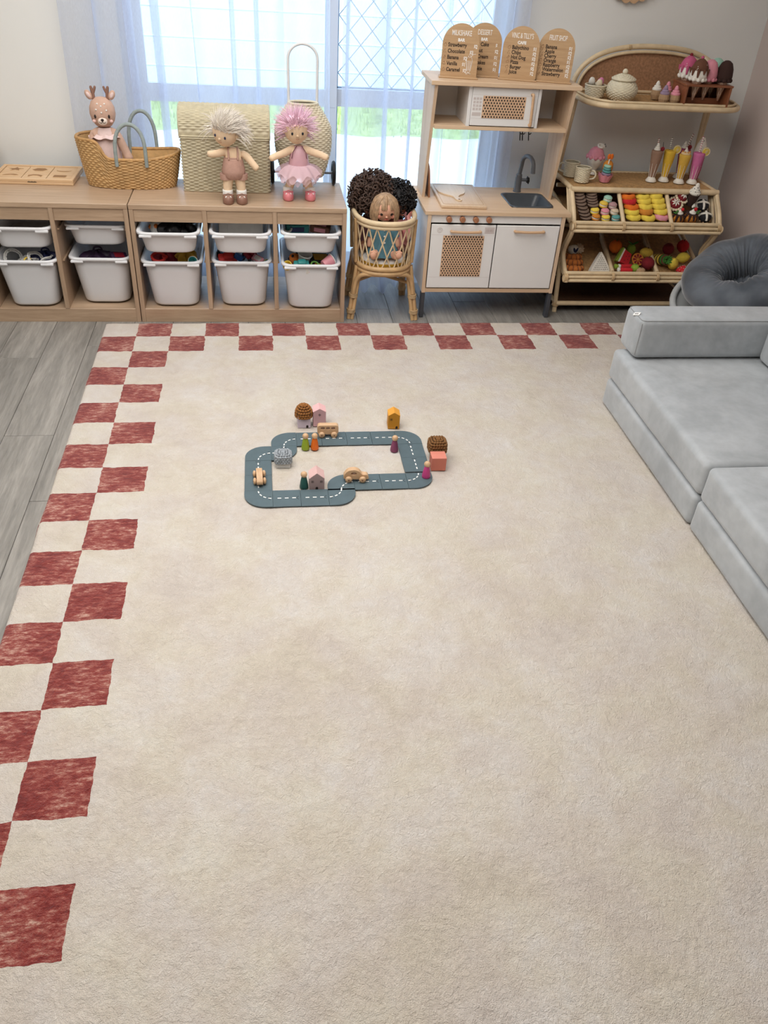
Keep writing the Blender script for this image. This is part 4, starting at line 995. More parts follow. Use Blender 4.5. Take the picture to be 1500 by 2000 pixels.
# ================================================================= RATTAN MARKET STAND
st = thing('market_stand', 'rattan market stand with arched cane shelf and two slanted display bins', 'stand', (0, 0, 0))
XL, XR = 2.135, 2.90
PL = lambda pts, r=.0125, n=10, name='pole', m=RATTAN2, par=st: MB().tube(pts, r, n).build(name, m, par)
def binding(p, axis, R=.0165, n=4, par=st):
    m = MB(); mx = {'x': RY(pi/2), 'y': RX(pi/2), 'z': M.Identity(4)}[axis]
    for k in range(n):
        o = (k-n/2)*.005; d = {'x': (o, 0, 0), 'y': (0, o, 0), 'z': (0, 0, o)}[axis]
        m.torus(R, .003, 16, 6, T(p[0]+d[0], p[1]+d[1], p[2]+d[2]) @ mx)
    m.build('binding', RATTANW, par)
for x in (XL, XR):
    s = -1 if x == XL else 1
    # leaning side frame: counter - upper bin - knee - lower bin, doubled canes
    for o in (0, .019):
        PL(smoothpath([(x+s*.004, .205+o, .612), (x+s*.004, .088+o, .470), (x, .170+o, .315), (x, .072+o, .222), (x, .060+o, .195)], 8)[:], .0115, 10, 'side_frame')
    for o in (.045, .075): PL([(x, .205+o, .61), (x, .10+o, .47)], .009, 8, 'side_rail')
    PL([(x-s*.0, .145, 0), (x, .195, .28)], .0125, 10, 'front_leg')
    PL([(x+(-.0 if s < 0 else 0), .54, 0), (x, .54, .62)], .0135, 10, 'back_leg')
    for z0, z1, y0 in ((.455, .50, .10), (.205, .33, .085)): PL([(x, y0, z0+.01), (x, .53, z1+.03)], .010, 8, 'bin_side')
    PL([(x, .14, .05), (x, .54, .05)], .011, 8, 'shelf_side')
    PL([(x, .205, .618), (x, .54, .618)], .012, 10, 'counter_side')
    binding((x+s*.004, .094, .473), 'x', .022, 4); binding((x, .070, .215), 'x', .02, 4); binding((x, .15, .045), 'z', .016, 4)
    for k in range(3):
        e = MB().lathe([(.017, 0), (.0175, .003), (.011, .006)], 14, T(x+s*.012, .083-.006*k, .487-.016*k) @ RY(s*pi/2))
        if k == 1: e.build('end_cap', RATTAN2, st)
# horizontal rails
for z, y in ((.489, .090), (.471, .083), (.453, .076)): PL([(XL-.01, y, z), (XR+.01, y, z)], .0105 if z > .48 else .0085, 10, 'bin_rail')
for z, y in ((.238, .076), (.220, .069), (.203, .062)): PL([(XL-.008, y, z), (XR+.008, y, z)], .0105 if z > .23 else .0085, 10, 'bin_rail')
PL([(XL-.01, .205, .618), (XR+.01, .205, .618)], .014, 10, 'counter_rail')
PL([(XL, .54, .618), (XR, .54, .618)], .012, 10, 'counter_rail')
PL([(XL, .14, .05), (XR, .14, .05)], .0125, 10, 'shelf_rail'); PL([(XL, .54, .05), (XR, .54, .05)], .0125, 10, 'shelf_rail')
for (z, y) in ((.60, .50), (.575, .45), (.345, .52)): PL([(XL, y, z), (XR, y, z)], .011, 8, 'rear_rail')
WOVEN = pm('woven_rush', (186, 146, 98), .65, .22, 70); WOVEN_SHADED = pm('woven_rush_shaded', (92, 62, 42), .7, .22, 70)  # second rush has the shade inside the stand put into its colour
def panel(x0, x1, p0, p1, nx, ny, amp=.0012, m=WOVEN, par=st):
    MB().weave(lambda u, v: (x0+(x1-x0)*u, p0[0]+(p1[0]-p0[0])*v, p0[1]+(p1[1]-p0[1])*v), nx, ny, amp, closed=False, su=2, sv=2).build('woven_panel', m, par)
panel(XL, XR, (.21, .623), (.54, .623), 70, 50); panel(XL, XR, (.10, .452), (.53, .50), 60, 40); panel(XL, XR, (.085, .202), (.53, .325), 60, 40); panel(XL, XR, (.14, .055), (.54, .055), 60, 40, m=WOVEN_SHADED)
panel(XL, XR, (.535, .06), (.535, .60), 60, 50, m=WOVEN_SHADED)  # added back sheet, its dark colour stands in for shade behind the bins
for x in (2.39, 2.645):
    PL([(x, .095, .492), (x-.008, .215, .606)], .0105, 10, 'bin_divider'); PL([(x, .10, .466), (x+.02, .44, .52)], .0085, 8, 'bin_divider')
    binding((x, .086, .474), 'x', .021, 3)
for x in (2.387, 2.632):
    PL([(x, .085, .242), (x+.035, .42, .335)], .0105, 10, 'bin_divider'); PL([(x+.004, .085, .22), (x+.039, .42, .31)], .0085, 8, 'bin_divider')
    binding((x, .072, .222), 'x', .021, 3)
# upper posts, arched shelf
for x in (2.175, 2.925):
    for o in (0, .021): PL([(x-.012 if x < 2.5 else x-.018, .545+o*0, .62), (x+(o if x < 2.5 else -o), .548, 1.0)], .0105, 10, 'upper_post')
def outl(off, z, n=10):
    a = [(2.168+off, .575-off*.2)]
    for k in range(n+1): b = pi+pi/2*k/n; a.append((2.30+off+.13*cos(b), .385+off+.135*sin(b)))
    for k in range(n+1): b = 1.5*pi+pi/2*k/n; a.append((2.835-off+.13*cos(b), .385+off+.135*sin(b)))
    a.append((2.965-off, .575-off*.2)); return [(x, y, z) for x, y in a]
PL(outl(0, .992), .013, 10, 'shelf_rim'); PL(outl(.012, 1.008), .0065, 8, 'shelf_rim')
PL([(2.168, .575, .992), (2.965, .575, .992)], .012, 10, 'shelf_back_rail'); PL([(2.19, .566, 1.010), (2.94, .566, 1.010)], .0075, 8, 'shelf_back_rail')
fl_ = outl(.01, 0); yv = [p[1] for p in fl_]
def shf(u, v):
    x = 2.18+.773*u
    yf = .262
    for cx, s in ((2.31, -1), (2.823, 1)):
        if (x-cx)*s > 0: yf = .385+.01-.135*sqrt(max(0, 1-((x-cx)*s/.135)**2))
    return (x, yf+(.57-yf)*v, .996)
MB().weave(shf, 74, 30, .0012, closed=False, su=2, sv=2).build('woven_panel', WOVEN, st)
ax, az, ah = 2.566, 1.0, .212
arcp = lambda k, rx, rz, y: (ax-rx*math.copysign(abs(cos(pi*k))**.82, cos(pi*k)), y, az+rz*sin(pi*k)**.82)
PL([arcp(k/40, .398, ah, .572) for k in range(41)], .0125, 10, 'arch'); PL([arcp(k/40, .374, ah-.022, .560) for k in range(41)], .0075, 8, 'arch')
def archf(u, v):
    x = -1+2*u; top_ = (1-min(1, abs(x))**2.4)**.45
    return (ax+.372*x, .568, az+.012+(ah-.036)*top_*v)
CANEW = pm('cane_webbing', (170, 126, 92), .7, .25, 90)
MB().weave(archf, 84, 36, .0011, closed=False, su=2, sv=2).build('cane_back', CANEW, st)
binding((2.43, .566, 1.205), 'x', .0095, 3)
ZSH, ZCT = 1.0035, .6285
# ---------------------------------------------------------------- felt toys
def felt(name, c, var=.08): return pm('felt_'+name, c, .95, var, 60, .35, 500, .0015)
F = {k: felt(k, c) for k, c in dict(white=(236, 230, 218), cream=(228, 212, 182), pink=(222, 146, 160), rose=(196, 92, 128), brown=(104, 66, 48), choc=(118, 98, 84), dark=(58, 36, 30), mint=(160, 202, 182),
    yellow=(226, 190, 76), amber=(206, 132, 48), orange=(226, 112, 30), red=(198, 36, 44), wine=(126, 28, 36), green=(70, 128, 52), lime=(140, 164, 58), mauve=(178, 140, 142), teal=(94, 156, 152), lilac=(150, 130, 152),
    tan=(172, 140, 106), black=(30, 28, 32), sand=(226, 196, 150), lemon=(236, 208, 80), beige=(214, 194, 168)).items()}
def drop(mb, c, r, h, n=16, mx=None, swirl=3):    # soft-serve swirl
    for k in range(swirl):
        f = 1-k/swirl; mb.torus(r*f*.62, r*.36*(.6+.4*f), 18, 8, (mx or M.Identity(4)) @ T(c[0], c[1], c[2]+h*k/swirl*.75))
    mb.lathe([(r*.42, 0), (r*.34, h*.16), (r*.2, h*.28), (.0004, h*.34)], 12, (mx or M.Identity(4)) @ T(c[0], c[1], c[2]+h*.55))
    return mb
# basket of eggs, round pot
eb = thing('egg_basket', 'small round cream wicker basket of toy eggs on the arched shelf', 'basket', (2.236, .425, ZSH))
ebf = lambda u, v: ((.042+.008*v)*cos(2*pi*u), (.042+.008*v)*sin(2*pi*u), .05*v)
MB().weave(ebf, 28, 9, .0022, sv=4).build('woven_side', WICK, eb); MB().tube([ebf(k/30, 1) for k in range(30)], .004, 8, True, True).build('rim', WICK, eb); MB().prism([ebf(k/30, 0)[:2] for k in range(30)], 0, .02).build('base', WICK, eb)
for dx, dy, dz, m, l in ((-.019, .012, .062, 'white', 'white toy egg at the back of the egg basket'), (.006, -.022, .058, 'cream', 'cream toy egg at the front of the egg basket'), (.024, .012, .062, 'rose', 'pink toy egg in the egg basket')):
    e = MB().lathe([(.0001, -.017), (.010, -.014), (.016, -.004), (.0155, .006), (.010, .018), (.0001, .023)], 18).build('toy_egg', F[m] if m != 'rose' else felt('egg_pink', (214, 130, 164)), None, (2.236+dx, .425+dy, ZSH+dz), (.4, dx*12, 0))
    tag(e, l, 'egg', 'toy eggs in the wicker basket')
pt = thing('wicker_pot', 'round cream wicker pot with knobbed lid on the arched shelf', 'pot', (2.352, .375, ZSH))
def ptf(u, v):
    r_ = .042+.032*sin(pi*min(1, v*.93+.06))**.8; return (r_*cos(2*pi*u), r_*sin(2*pi*u), .085*v)
MB().weave(ptf, 36, 16, .0022, sv=4).build('woven_body', WICK, pt); MB().prism([ptf(k/30, 0)[:2] for k in range(30)], 0, .01).build('base', WICK, pt)
lidp = MB().weave(lambda u, v: ((.054*(1-v)+.004)*cos(2*pi*u), (.054*(1-v)+.004)*sin(2*pi*u), .088+.02*sin(pi/2*v)), 28, 8, .0026, sv=4).build('lid', WICK, pt)
MB().tube([(.055*cos(2*pi*k/30), .055*sin(2*pi*k/30), .088) for k in range(30)], .0045, 8, True, True).build('lid_rim', WICK, lidp)
MB().ell((0, 0, .120), .013).ell((0, 0, .109), (.008, .008, .01)).build('knob', WICK, lidp)
# soft-serve cakes
for (x, y), m, l in (((2.552, .42), 'white', 'felt cupcake with white swirl on the arched shelf'), ((2.545, .305), 'lilac', 'felt cupcake with lilac swirl on the arched shelf'), ((2.605, .415), 'pink', 'felt cupcake with pink swirl at the back of the arched shelf'), ((2.597, .300), 'pink', 'felt cupcake with pink swirl in front beside the ice cream rack')):
    c = thing('felt_cupcake', l, 'cupcake', (x, y, ZSH), 0, 'felt cupcakes on the arched shelf')
    MB().lathe([(.019, 0), (.026, .02), (.024, .038), (.02, .042)], 14, None, False).build('case', F['tan'], c)
    drop(MB(), (0, 0, .044), .024, .042).build('icing', F[m], c)
# ice cream rack
rk = thing('ice_cream_rack', 'red brown wooden rack holding felt ice cream cones', 'rack', (2.744, .335, ZSH), rad(0))
MB().rbox(-.118, -.108, -.078, .078, 0, .085, .001, 1).build('end_panel', DARKWOOD, rk); MB().rbox(.105, .115, -.078, .078, 0, .085, .001, 1).build('end_panel', DARKWOOD, rk)
MB().rbox(-.122, .119, -.08, .08, .085, .094, .001, 1).build('top_board', DARKWOOD, rk)
MB().rbox(-.108, .105, -.01, 0, .0, .028, .001, 1).build('back_slat', DARKWOOD, rk); MB().rbox(-.108, .105, .068, .078, .0, .07, .001, 1).build('back_slat', DARKWOOD, rk)
WAFR, WAFM = F['sand'], pm('waffle_line', (160, 112, 84), .8)
def cone(x, y, kind, label):
    c = thing('felt_ice_cream', label, 'ice cream', (x, y, ZSH+.02), 0, 'felt ice creams in the wooden rack')
    w_ = MB().lathe([(.003, 0), (.0225, .078), (.024, .084)], 16).build('cone', pm('cone_cream', (222, 192, 168), .9), c)
    g = MB()
    for k in range(8):
        for s in (1, -1):
            g.tube([((.0034+.0196*q/6+.0005)*cos(2*pi*k/8+s*q*.17), (.0034+.0196*q/6+.0005)*sin(2*pi*k/8+s*q*.17), .078*q/6) for q in range(7)], .0009, 4)
    g.build('waffle_lines', WAFM, w_)
    z = .090; R_ = .039
    body = {'pinkdip': 'white', 'chocdip': 'white', 'pink': 'pink', 'mint': 'mint', 'choc': 'dark', 'vanilla': 'cream'}[kind]
    m = MB().lathe([(.012, z-.012), (R_*.98, z), (R_*1.02, z+.02), (R_*.92, z+.05), (R_*.66, z+.074), (R_*.3, z+.084), (.0004, z+.086)], 22)
    for k in range(10): m.ell((R_*.92*cos(2*pi*k/10), R_*.92*sin(2*pi*k/10), z+.002), .0095, 8, 6)
    sc_ = m.build('scoop', F[body], c)
    if kind.endswith('dip'):
        dm = F['rose'] if kind == 'pinkdip' else F['brown']
        d = MB().lathe([(R_*1.04, z+.042), (R_*.98, z+.054), (R_*.72, z+.075), (R_*.3, z+.088), (.0004, z+.090)], 22)
        for k in range(9):
            a = 2*pi*k/9; L = (.026, .012, .020)[k % 3]
            d.tube([(R_*1.0*cos(a), R_*1.0*sin(a), z+.048), (R_*1.03*cos(a), R_*1.03*sin(a), z+.042-L*.5), (R_*1.03*cos(a), R_*1.03*sin(a), z+.042-L)], [.009, .0065, .0045], 8).ell((R_*1.03*cos(a), R_*1.03*sin(a), z+.042-L), .0046, 8, 6)
        d.build('dip', dm, c)
        spk = MB(); rr = random.Random(3)
        for k in range(22):
            a, e = rr.uniform(0, 6.28), rr.uniform(.15, 1.3); spk.ell((R_*1.04*cos(e)*cos(a), R_*1.04*cos(e)*sin(a), z+.036+.046*sin(e)), .0021, 6, 4)
        spk.build('sprinkles', F['white'], c)
        MB().ell((0, 0, z+.093), .008, 10, 7).build('cherry', F['wine'] if kind == 'pinkdip' else F['rose'], c)
    if kind == 'mint':
        spk = MB()
        for a, e in ((4.2, .6), (5.0, .5), (4.6, 1.0), (3.6, .8), (5.4, .9)): spk.ell((R_*1.0*cos(e)*cos(a), R_*1.0*cos(e)*sin(a), z+.03+.046*sin(e)), .0035, 6, 4)
        spk.build('chocolate_chips', F['black'], c)
cone(2.672, .385, 'pinkdip', 'felt ice cream with raspberry dip and cherry at the rack left')
cone(2.690, .300, 'chocdip', 'felt ice cream with white scoop and chocolate dip in the rack')
cone(2.752, .320, 'pink', 'plain pink felt ice cream in the middle of the rack')
cone(2.815, .385, 'mint', 'mint green felt ice cream with chocolate chips behind in the rack')
cone(2.826, .310, 'choc', 'dark chocolate felt ice cream at the right of the rack')
cone(2.748, .395, 'vanilla', 'cream felt ice cream half hidden behind the pink one')
# wicker cups, sundae, macaron cake, shakes
for (x, y), rz_, l in (((2.188, .42), 2.6, 'cream wicker cup behind the other on the stand counter'), ((2.212, .315), -.3, 'cream wicker cup in front on the stand counter')):
    c = thing('wicker_cup', l, 'cup', (x, y, ZCT), rz_, 'wicker cups on the stand counter')
    cf = lambda u, v: ((.034+.004*v)*cos(2*pi*u), (.034+.004*v)*sin(2*pi*u), .068*v)
    MB().weave(cf, 24, 13, .0021, sv=4).build('woven_side', WICK, c); MB().prism([cf(k/24, 0)[:2] for k in range(24)], 0, .008).build('base', WICK, c)
    MB().tube([cf(k/30, 1) for k in range(30)], .0035, 8, True, True).build('rim', WICK, c)
    MB().tube(smoothpath([(.034, 0, .052), (.055, 0, .056), (.066, 0, .038), (.058, 0, .02), (.034, 0, .014)]), .0045, 8).build('handle', WICK, c)
sd = thing('felt_sundae', 'pink felt ice cream sundae in white bowl on the stand counter', 'sundae', (2.325, .47, ZCT))
MB().lathe([(.022, 0), (.024, .004), (.010, .012), (.012, .02), (.036, .05), (.046, .075), (.047, .082)], 26).build('bowl', F['white'], sd)
MB().lathe([(.044, .078), (.043, .095), (.034, .118), (.018, .132), (.0004, .136)], 22).build('scoop', F['pink'], sd)
m = MB()
for a in range(10): m.ell((.04*cos(a*.628), .04*sin(a*.628), .085), .012, 8, 6)
m.build('scoop_frill', F['pink'], sd)
MB().torus(.012, .006, 16, 8, T(.012, -.01, .140) @ RX(.5)).build('white_curl', F['white'], sd)
MB().torus(.010, .005, 16, 8, T(.024, -.006, .138) @ RX(1.0)).build('white_curl', F['white'], sd)
MB().tube([(.022, 0, .132), (.036, -.008, .150), (.040, -.012, .136)], .0018, 6).build('dark_stem', F['black'], sd)
mc = thing('macaron_cupcake', 'pink cupcake of pastel macarons with orange butterfly on the stand counter', 'cupcake', (2.338, .325, ZCT))
cs = MB().grid(lambda u, v: ((.024+.014*v+.003*v*sin(2*pi*9*u))*cos(2*pi*u), (.024+.014*v+.003*v*sin(2*pi*9*u))*sin(2*pi*u), .036*v+.004*v*sin(2*pi*9*u)), 54, 5, True); cs.build('pink_case', F['pink'], mc)
MB().lathe([(.0004, .001), (.024, .001), (.034, .03), (.0004, .032)], 20).build('cake', F['pink'], mc)
for k, (m, dz) in enumerate((('lilac', .040), ('teal', .052), ('teal', .064), ('mint', .076))):
    MB().lathe([(.0004, -.006), (.022-.002*k, -.005), (.025-.002*k, 0), (.022-.002*k, .005), (.0004, .006)], 18, T(.002, -.004, dz) @ RX(.15)).build('macaron', F[m], mc)
MB().lathe([(.02, .04), (.026, .06), (.024, .085), (.012, .098)], 14, T(.012, .018, 0)).build('wafer_back', F['amber'], mc)
MB().tube([(.004, 0, .08), (.006, 0, .108)], .0035, 8).build('candle', F['white'], mc)
for s in (-1, 1): MB().ell((.008+s*.007, 0, .120), (.009, .003, .014), 10, 7, None).build('butterfly_wing', F['orange'], mc)
def milkshake(x, y, cols, label, straw, lemon, topk, h=.15):
    c = thing('felt_milkshake', label, 'milkshake', (x, y, ZCT), 0, 'felt milkshakes on the stand counter')
    MB().lathe([(.027, 0), (.028, .004), (.022, .014), (.011, .026)], 22).build('glass_foot', F['white'], c)
    b = MB().lathe([(.0135, .018), (.0185, .05), (.0245, .09), (.0295, h-.012), (.030, h-.004), (.027, h)], 22).build('glass', felt('shake_'+cols, {'brown': (150, 118, 98), 'yellow': (226, 184, 62), 'gold': (214, 172, 72), 'pinkshake': (206, 112, 160), 'berry': (150, 60, 92), 'stripe': (214, 190, 186)}[cols]), c)
    fl2 = MB()
    for k in range(7):
        a = 2*pi*k/7+.2; fl2.tube([((.0142)*cos(a), .0142*sin(a), .022), (.0184*cos(a), .0184*sin(a), .05), (.0244*cos(a), .0244*sin(a), .09)], [.0018, .0016, .0006], 6)
    fl2.build('white_flutes', F['white'], b)
    MB().lathe([(.027, h), (.0004, h+.003)], 20).build('surface', felt('shake_'+cols, (0, 0, 0)), c)
    if topk == 'cream':
        drop(MB(), (-.002, .004, h+.004), .018, .034).build('whipped_cream', F['white'], c); MB().ell((.018, -.012, h+.010), .0105).build('cherry', F['wine'], c); MB().tube([(.018, -.012, h+.02), (.014, -.012, h+.042)], .0014, 6).build('stem', F['black'], c)
    if topk == 'biscuit':
        MB().lathe([(.023, 0), (.025, .006), (.02, .012)], 18, T(0, 0, h)).build('biscuit', F['sand'], c); drop(MB(), (.004, .010, h+.012), .011, .022).build('whipped_cream', F['white'], c)
        m = MB()
        for k in range(8): m.ell((.019*cos(k*.8), .019*sin(k*.8), h+.012), .004, 6, 4)
        m.build('nuts', F['amber'], c)
    if straw:
        sx, ty_, sc_ = straw; p0, p1 = V((sx*.3, .006, h-.01)), V((sx, .010, h+ty_))
        s_ = MB().tube([p0, p1], .0042, 8).build('straw', F['white'], c)
        m = MB(); n_ = 8
        for k in range(n_): m.torus(.0042, .0016, 10, 5, T(*(p0.lerp(p1, (k+.7)/n_))) @ (p1-p0).to_track_quat('Z', 'Y').to_matrix().to_4x4() @ RX(.5))
        m.build('straw_stripes', F[sc_], s_)
    if lemon:
        L = MB().lathe([(.021, -.003), (.021, .003)], 24, T(.030, -.008, h+.006) @ RX(pi/2) @ RY(.15)).build('lemon_slice', F['lemon'], c)
        m = MB().torus(.019, .0022, 24, 6, T(.030, -.0115, h+.006) @ RX(pi/2))
        for k in range(8): m.tube([(.030, -.0115, h+.006), (.030+.017*cos(k*pi/4), -.0115, h+.006+.017*sin(k*pi/4))], .0009, 4)
        m.build('segments', F['cream'], L)
milkshake(2.603, .355, 'brown', 'chocolate brown felt milkshake with cream and cherry on the counter', (-.004, .055, 'wine'), False, 'cream')
milkshake(2.676, .365, 'yellow', 'yellow felt milkshake with lemon slice and thin straw on the counter', (-.004, .06, 'black'), True, '')
milkshake(2.748, .335, 'gold', 'golden felt milkshake topped with nuts and biscuit on the counter', None, False, 'biscuit', .14)
milkshake(2.820, .335, 'pinkshake', 'pink felt milkshake with lemon slice and striped straw on the counter', (.004, .075, 'rose'), True, '')
milkshake(2.790, .44, 'berry', 'berry felt milkshake with cream behind the pink one', (.03, .07, 'wine'), False, 'cream', .145)
dc = thing('dotted_cone', 'white felt cone with black dots behind the pink milkshake', 'felt toy', (2.872, .43, ZCT))
MB().lathe([(.022, 0), (.028, .05), (.030, .11)], 18).build('cup', F['rose'], dc); MB().lathe([(.030, .11), (.032, .13), (.024, .17), (.010, .20), (.0004, .205)], 18).build('dotted_top', F['white'], dc)
m = MB(); rr = random.Random(2)
for k in range(26):
    zz = rr.uniform(.12, .19); q = .032-(.018)*(zz-.12)/.07; a = k*2.4; m.ell((q*cos(a), q*sin(a), zz), .0028, 6, 4)
m.build('dots', F['black'], dc)
# ---------------------------------------------------------------- upper bin
ORD = ['front', 'second', 'third', 'fourth', 'fifth', 'sixth', 'seventh', 'eighth']
def o_(k, n): return 'rearmost' if k == n-1 else ('front' if k == 0 else ORD[k]+' from front')
def row(pts): return list(reversed(pts))
ckm = MB().lathe([(.0004, -.006), (.024, -.0055), (.029, -.002), (.029, .002), (.024, .0058), (.0004, .0065)], 20).mesh('felt_cookie', F['choc'])
cbm = MB().lathe([(.0295, -.0015), (.0302, 0), (.0295, .0015)], 20).mesh('cookie_seam', F['dark'])
for pts, nm in ((row([(2.175, .215, .596), (2.177, .202, .583), (2.181, .191, .57), (2.183, .18, .557), (2.189, .168, .543), (2.195, .157, .529), (2.2, .148, .515), (2.207, .14, .501)]), 'left'),
                (row([(2.241, .213, .598), (2.241, .205, .587), (2.241, .197, .576), (2.245, .19, .565), (2.247, .178, .553)]), 'right')):
    for k, p in enumerate(pts):
        o = thing('felt_cookie', 'chocolate felt cookie in the %s cookie row of the upper bin, %s' % (nm, o_(k, len(pts))), 'cookie', (p[0], p[1]+.006, p[2]), 0, 'chocolate cookies in the upper bin', (.22, random.uniform(-.10, .10)-.1, random.uniform(-.2, .2)))
        link('biscuit', ckm, o); link('cookie_seam', cbm, o)
mcm = {}
def macaron(p, c, l, c2='cream'):
    if c not in mcm:
        mcm[c] = (MB().lathe([(.0004, -.016), (.014, -.015), (.0215, -.009), (.022, -.005), (.020, -.003)], 20).mesh('shell', F[c]), MB().lathe([(.020, .003), (.022, .005), (.0215, .009), (.014, .015), (.0004, .016)], 20).mesh('shell', F[c]))
    o = thing('felt_macaron', l, 'macaron', p, 0, 'felt macarons in the upper bin', (.15, random.uniform(-.1, .1), 0))
    link('shell', mcm[c][0], o); link('shell', mcm[c][1], o); MB().lathe([(.019, -.0035), (.0212, 0), (.019, .0035)], 18).build('cream_filling', F[c2], o)
for p, c, l in (((2.324, .196, .578), 'mint', 'mint green felt macaron at the back of the upper bin'), ((2.3, .178, .555), 'yellow', 'yellow felt macaron behind the pink macaron'), ((2.348, .176, .551), 'mauve', 'mauve felt macaron below the mint one'),
    ((2.253, .159, .529), 'lemon', 'lemon felt macaron beside the cookie row, rear one'), ((2.306, .155, .526), 'pink', 'pink felt macaron in the upper bin'), ((2.357, .159, .526), 'beige', 'beige felt macaron above the teal one'),
    ((2.258, .141, .502), 'amber', 'amber felt macaron beside the cookies in the front row'), ((2.31, .14, .500), 'lemon', 'lemon felt macaron in the middle of the front row'), ((2.364, .141, .500), 'teal', 'teal felt macaron in the front row by the divider')):
    macaron(p, c, l, 'white')
dnm = {}
def donut(p, c, ice, l):
    if c not in dnm: dnm[c] = MB().torus(.0235, .0145, 28, 12).mesh('dough', F[c])
    o = thing('felt_donut', l, 'donut', (p[0], p[1]+.008, p[2]), 0, 'felt donuts in the upper bin', (.12, random.uniform(-.06, .06), 0))
    link('dough', dnm[c], o)
    i_ = MB().grid(lambda u, v: ((.0235+.0152*cos(-.3+v*3.7))*cos(2*pi*u), (.0235+.0152*cos(-.3+v*3.7))*sin(2*pi*u), .0152*sin(-.3+v*3.7)+.0012*sin(2*pi*7*u)*(v < .2)), 42, 8, True).build('icing', F[ice], o)
    if ice in ('red', 'pink'):
        m = MB()
        for k in range(14): m.ell((.0235*cos(k*.45+.2)+.006*sin(k*9), .0235*sin(k*.45+.2)+.006*cos(k*7), .0155), .0022, 6, 4)
        m.build('sprinkles', F['orange'], o)
D1 = [(2.433, .206, .589), (2.439, .192, .570), (2.45, .172, .547), (2.452, .158, .527), (2.46, .142, .505)]
D2 = [(2.511, .207, .590), (2.519, .193, .572), (2.525, .175, .55), (2.527, .161, .530), (2.538, .141, .504)]
D3 = [(2.58, .210, .594), (2.591, .194, .574), (2.596, .178, .553), (2.605, .162, .531), (2.61, .144, .507)]
ic = [['orange', 'red', 'orange', 'lemon', 'lemon'], ['lemon', 'lemon', 'lemon', 'amber', 'lemon'], ['lemon', 'lemon', 'lemon', 'lemon', 'pink']]
dg_ = [['amber', 'amber', 'yellow', 'yellow', 'yellow'], ['yellow', 'yellow', 'yellow', 'amber', 'yellow'], ['yellow', 'yellow', 'yellow', 'yellow', 'yellow']]
nmr = ['left', 'middle', 'right']
for r_, D in enumerate((D1, D2, D3)):
    for k, p in enumerate(D):
        donut((p[0]-(.012 if r_ == 0 else -.0 if r_ == 1 else .012)*0, p[1], p[2]), dg_[r_][k], ic[r_][k], '%s iced felt donut in the %s donut row of the upper bin, %s' % ({'lemon': 'yellow', 'orange': 'orange', 'red': 'red', 'amber': 'caramel', 'pink': 'pink'}[ic[r_][k]], nmr[r_], o_(4-k, 5)))
# desserts
def spiral_tart(p, l, rot):
    o = thing('felt_tart', l, 'tart', p, 0, 'felt desserts in the upper bin', rot)
    MB().lathe([(.0004, -.008), (.03, -.008), (.036, .0), (.036, .004), (.0004, .004)], 18).build('pastry', F['cream'], o)
    m = MB()
    for k in range(16): m.ell((.035*cos(k*pi/8), .035*sin(k*pi/8), .002), .0075, 8, 6)
    m.build('crimped_edge', F['cream'], o)
    MB().lathe([(.029, .004), (.027, .012), (.018, .018), (.0004, .019)], 20).build('jam', F['wine'], o)
    m = MB()
    for k in range(7):
        a = 2*pi*k/7; m.tube([(.003*cos(a), .003*sin(a), .021), (.012*cos(a+.15), .012*sin(a+.15), .0205), (.021*cos(a), .021*sin(a), .0165)], [.001, .0042, .0015], 8)
    m.build('white_petals', F['white'], o)
spiral_tart((2.721, .212, .592), 'round felt tart with red jam and white petals, upper one', (.75, .15, .2))
spiral_tart((2.685, .188, .562), 'round felt tart with red jam and white petals, lower one', (.75, -.15, -.1))
o = thing('felt_sundae_cup', 'black felt cup with white dotted soft serve in the upper bin', 'ice cream', (2.775, .205, .555), 0, 'felt desserts in the upper bin', (.25, 0, 0))
MB().lathe([(.020, 0), (.026, .04), (.03, .062)], 16).build('cup', F['dark'], o); drop(MB(), (0, 0, .07), .03, .056, swirl=4).build('soft_serve', F['white'], o)
m = MB()
for k in range(20): q = .031*(1-k/26); m.ell((q*cos(k*2.4), q*sin(k*2.4), .066+.0023*k), .0026, 6, 4)
m.build('dots', F['black'], o)
o = thing('felt_cake_slice', 'white dotted felt dragon fruit slice in the upper bin', 'felt toy', (2.795, .190, .560), 0, 'felt desserts in the upper bin', (.9, .2, .5))
MB().prism([(-.022, -.015), (.022, -.018), (.014, .018), (-.012, .016)], -.008, .008).build('slice', F['white'], o)
m = MB()
for k in range(12): m.ell((-.014+.009*(k % 4), -.010+.010*(k//4), .0085), .0022, 6, 4)
m.build('dots', F['black'], o)
for p, l in (((2.838, .196, .558), 'black felt cake with white ribbon cross, rear one'), ((2.850, .158, .512), 'black felt cake with white ribbon cross, front one')):
    o = thing('felt_ribbon_cake', l, 'felt toy', p, 0, 'felt desserts in the upper bin', (.45, 0, -.15))
    MB().lathe([(.024, -.02), (.031, -.012), (.033, .004), (.028, .014), (.0004, .020)], 22).build('cake', F['black'], o)
    for a in (0, pi/2): MB().tube([(.0345*cos(q), 0, -.004+.025*sin(q)) for q in [pi*k/12 for k in range(1 if a == 0 else 4, 12)]], .006, 6, mx=RZ(a)).build('ribbon', F['white'], o)
    m = MB()
    for k in range(10): m.ell((.031*cos(k*.63), .031*sin(k*.63), -.014), .005, 8, 5)
    m.build('base_dots', F['tan'], o)
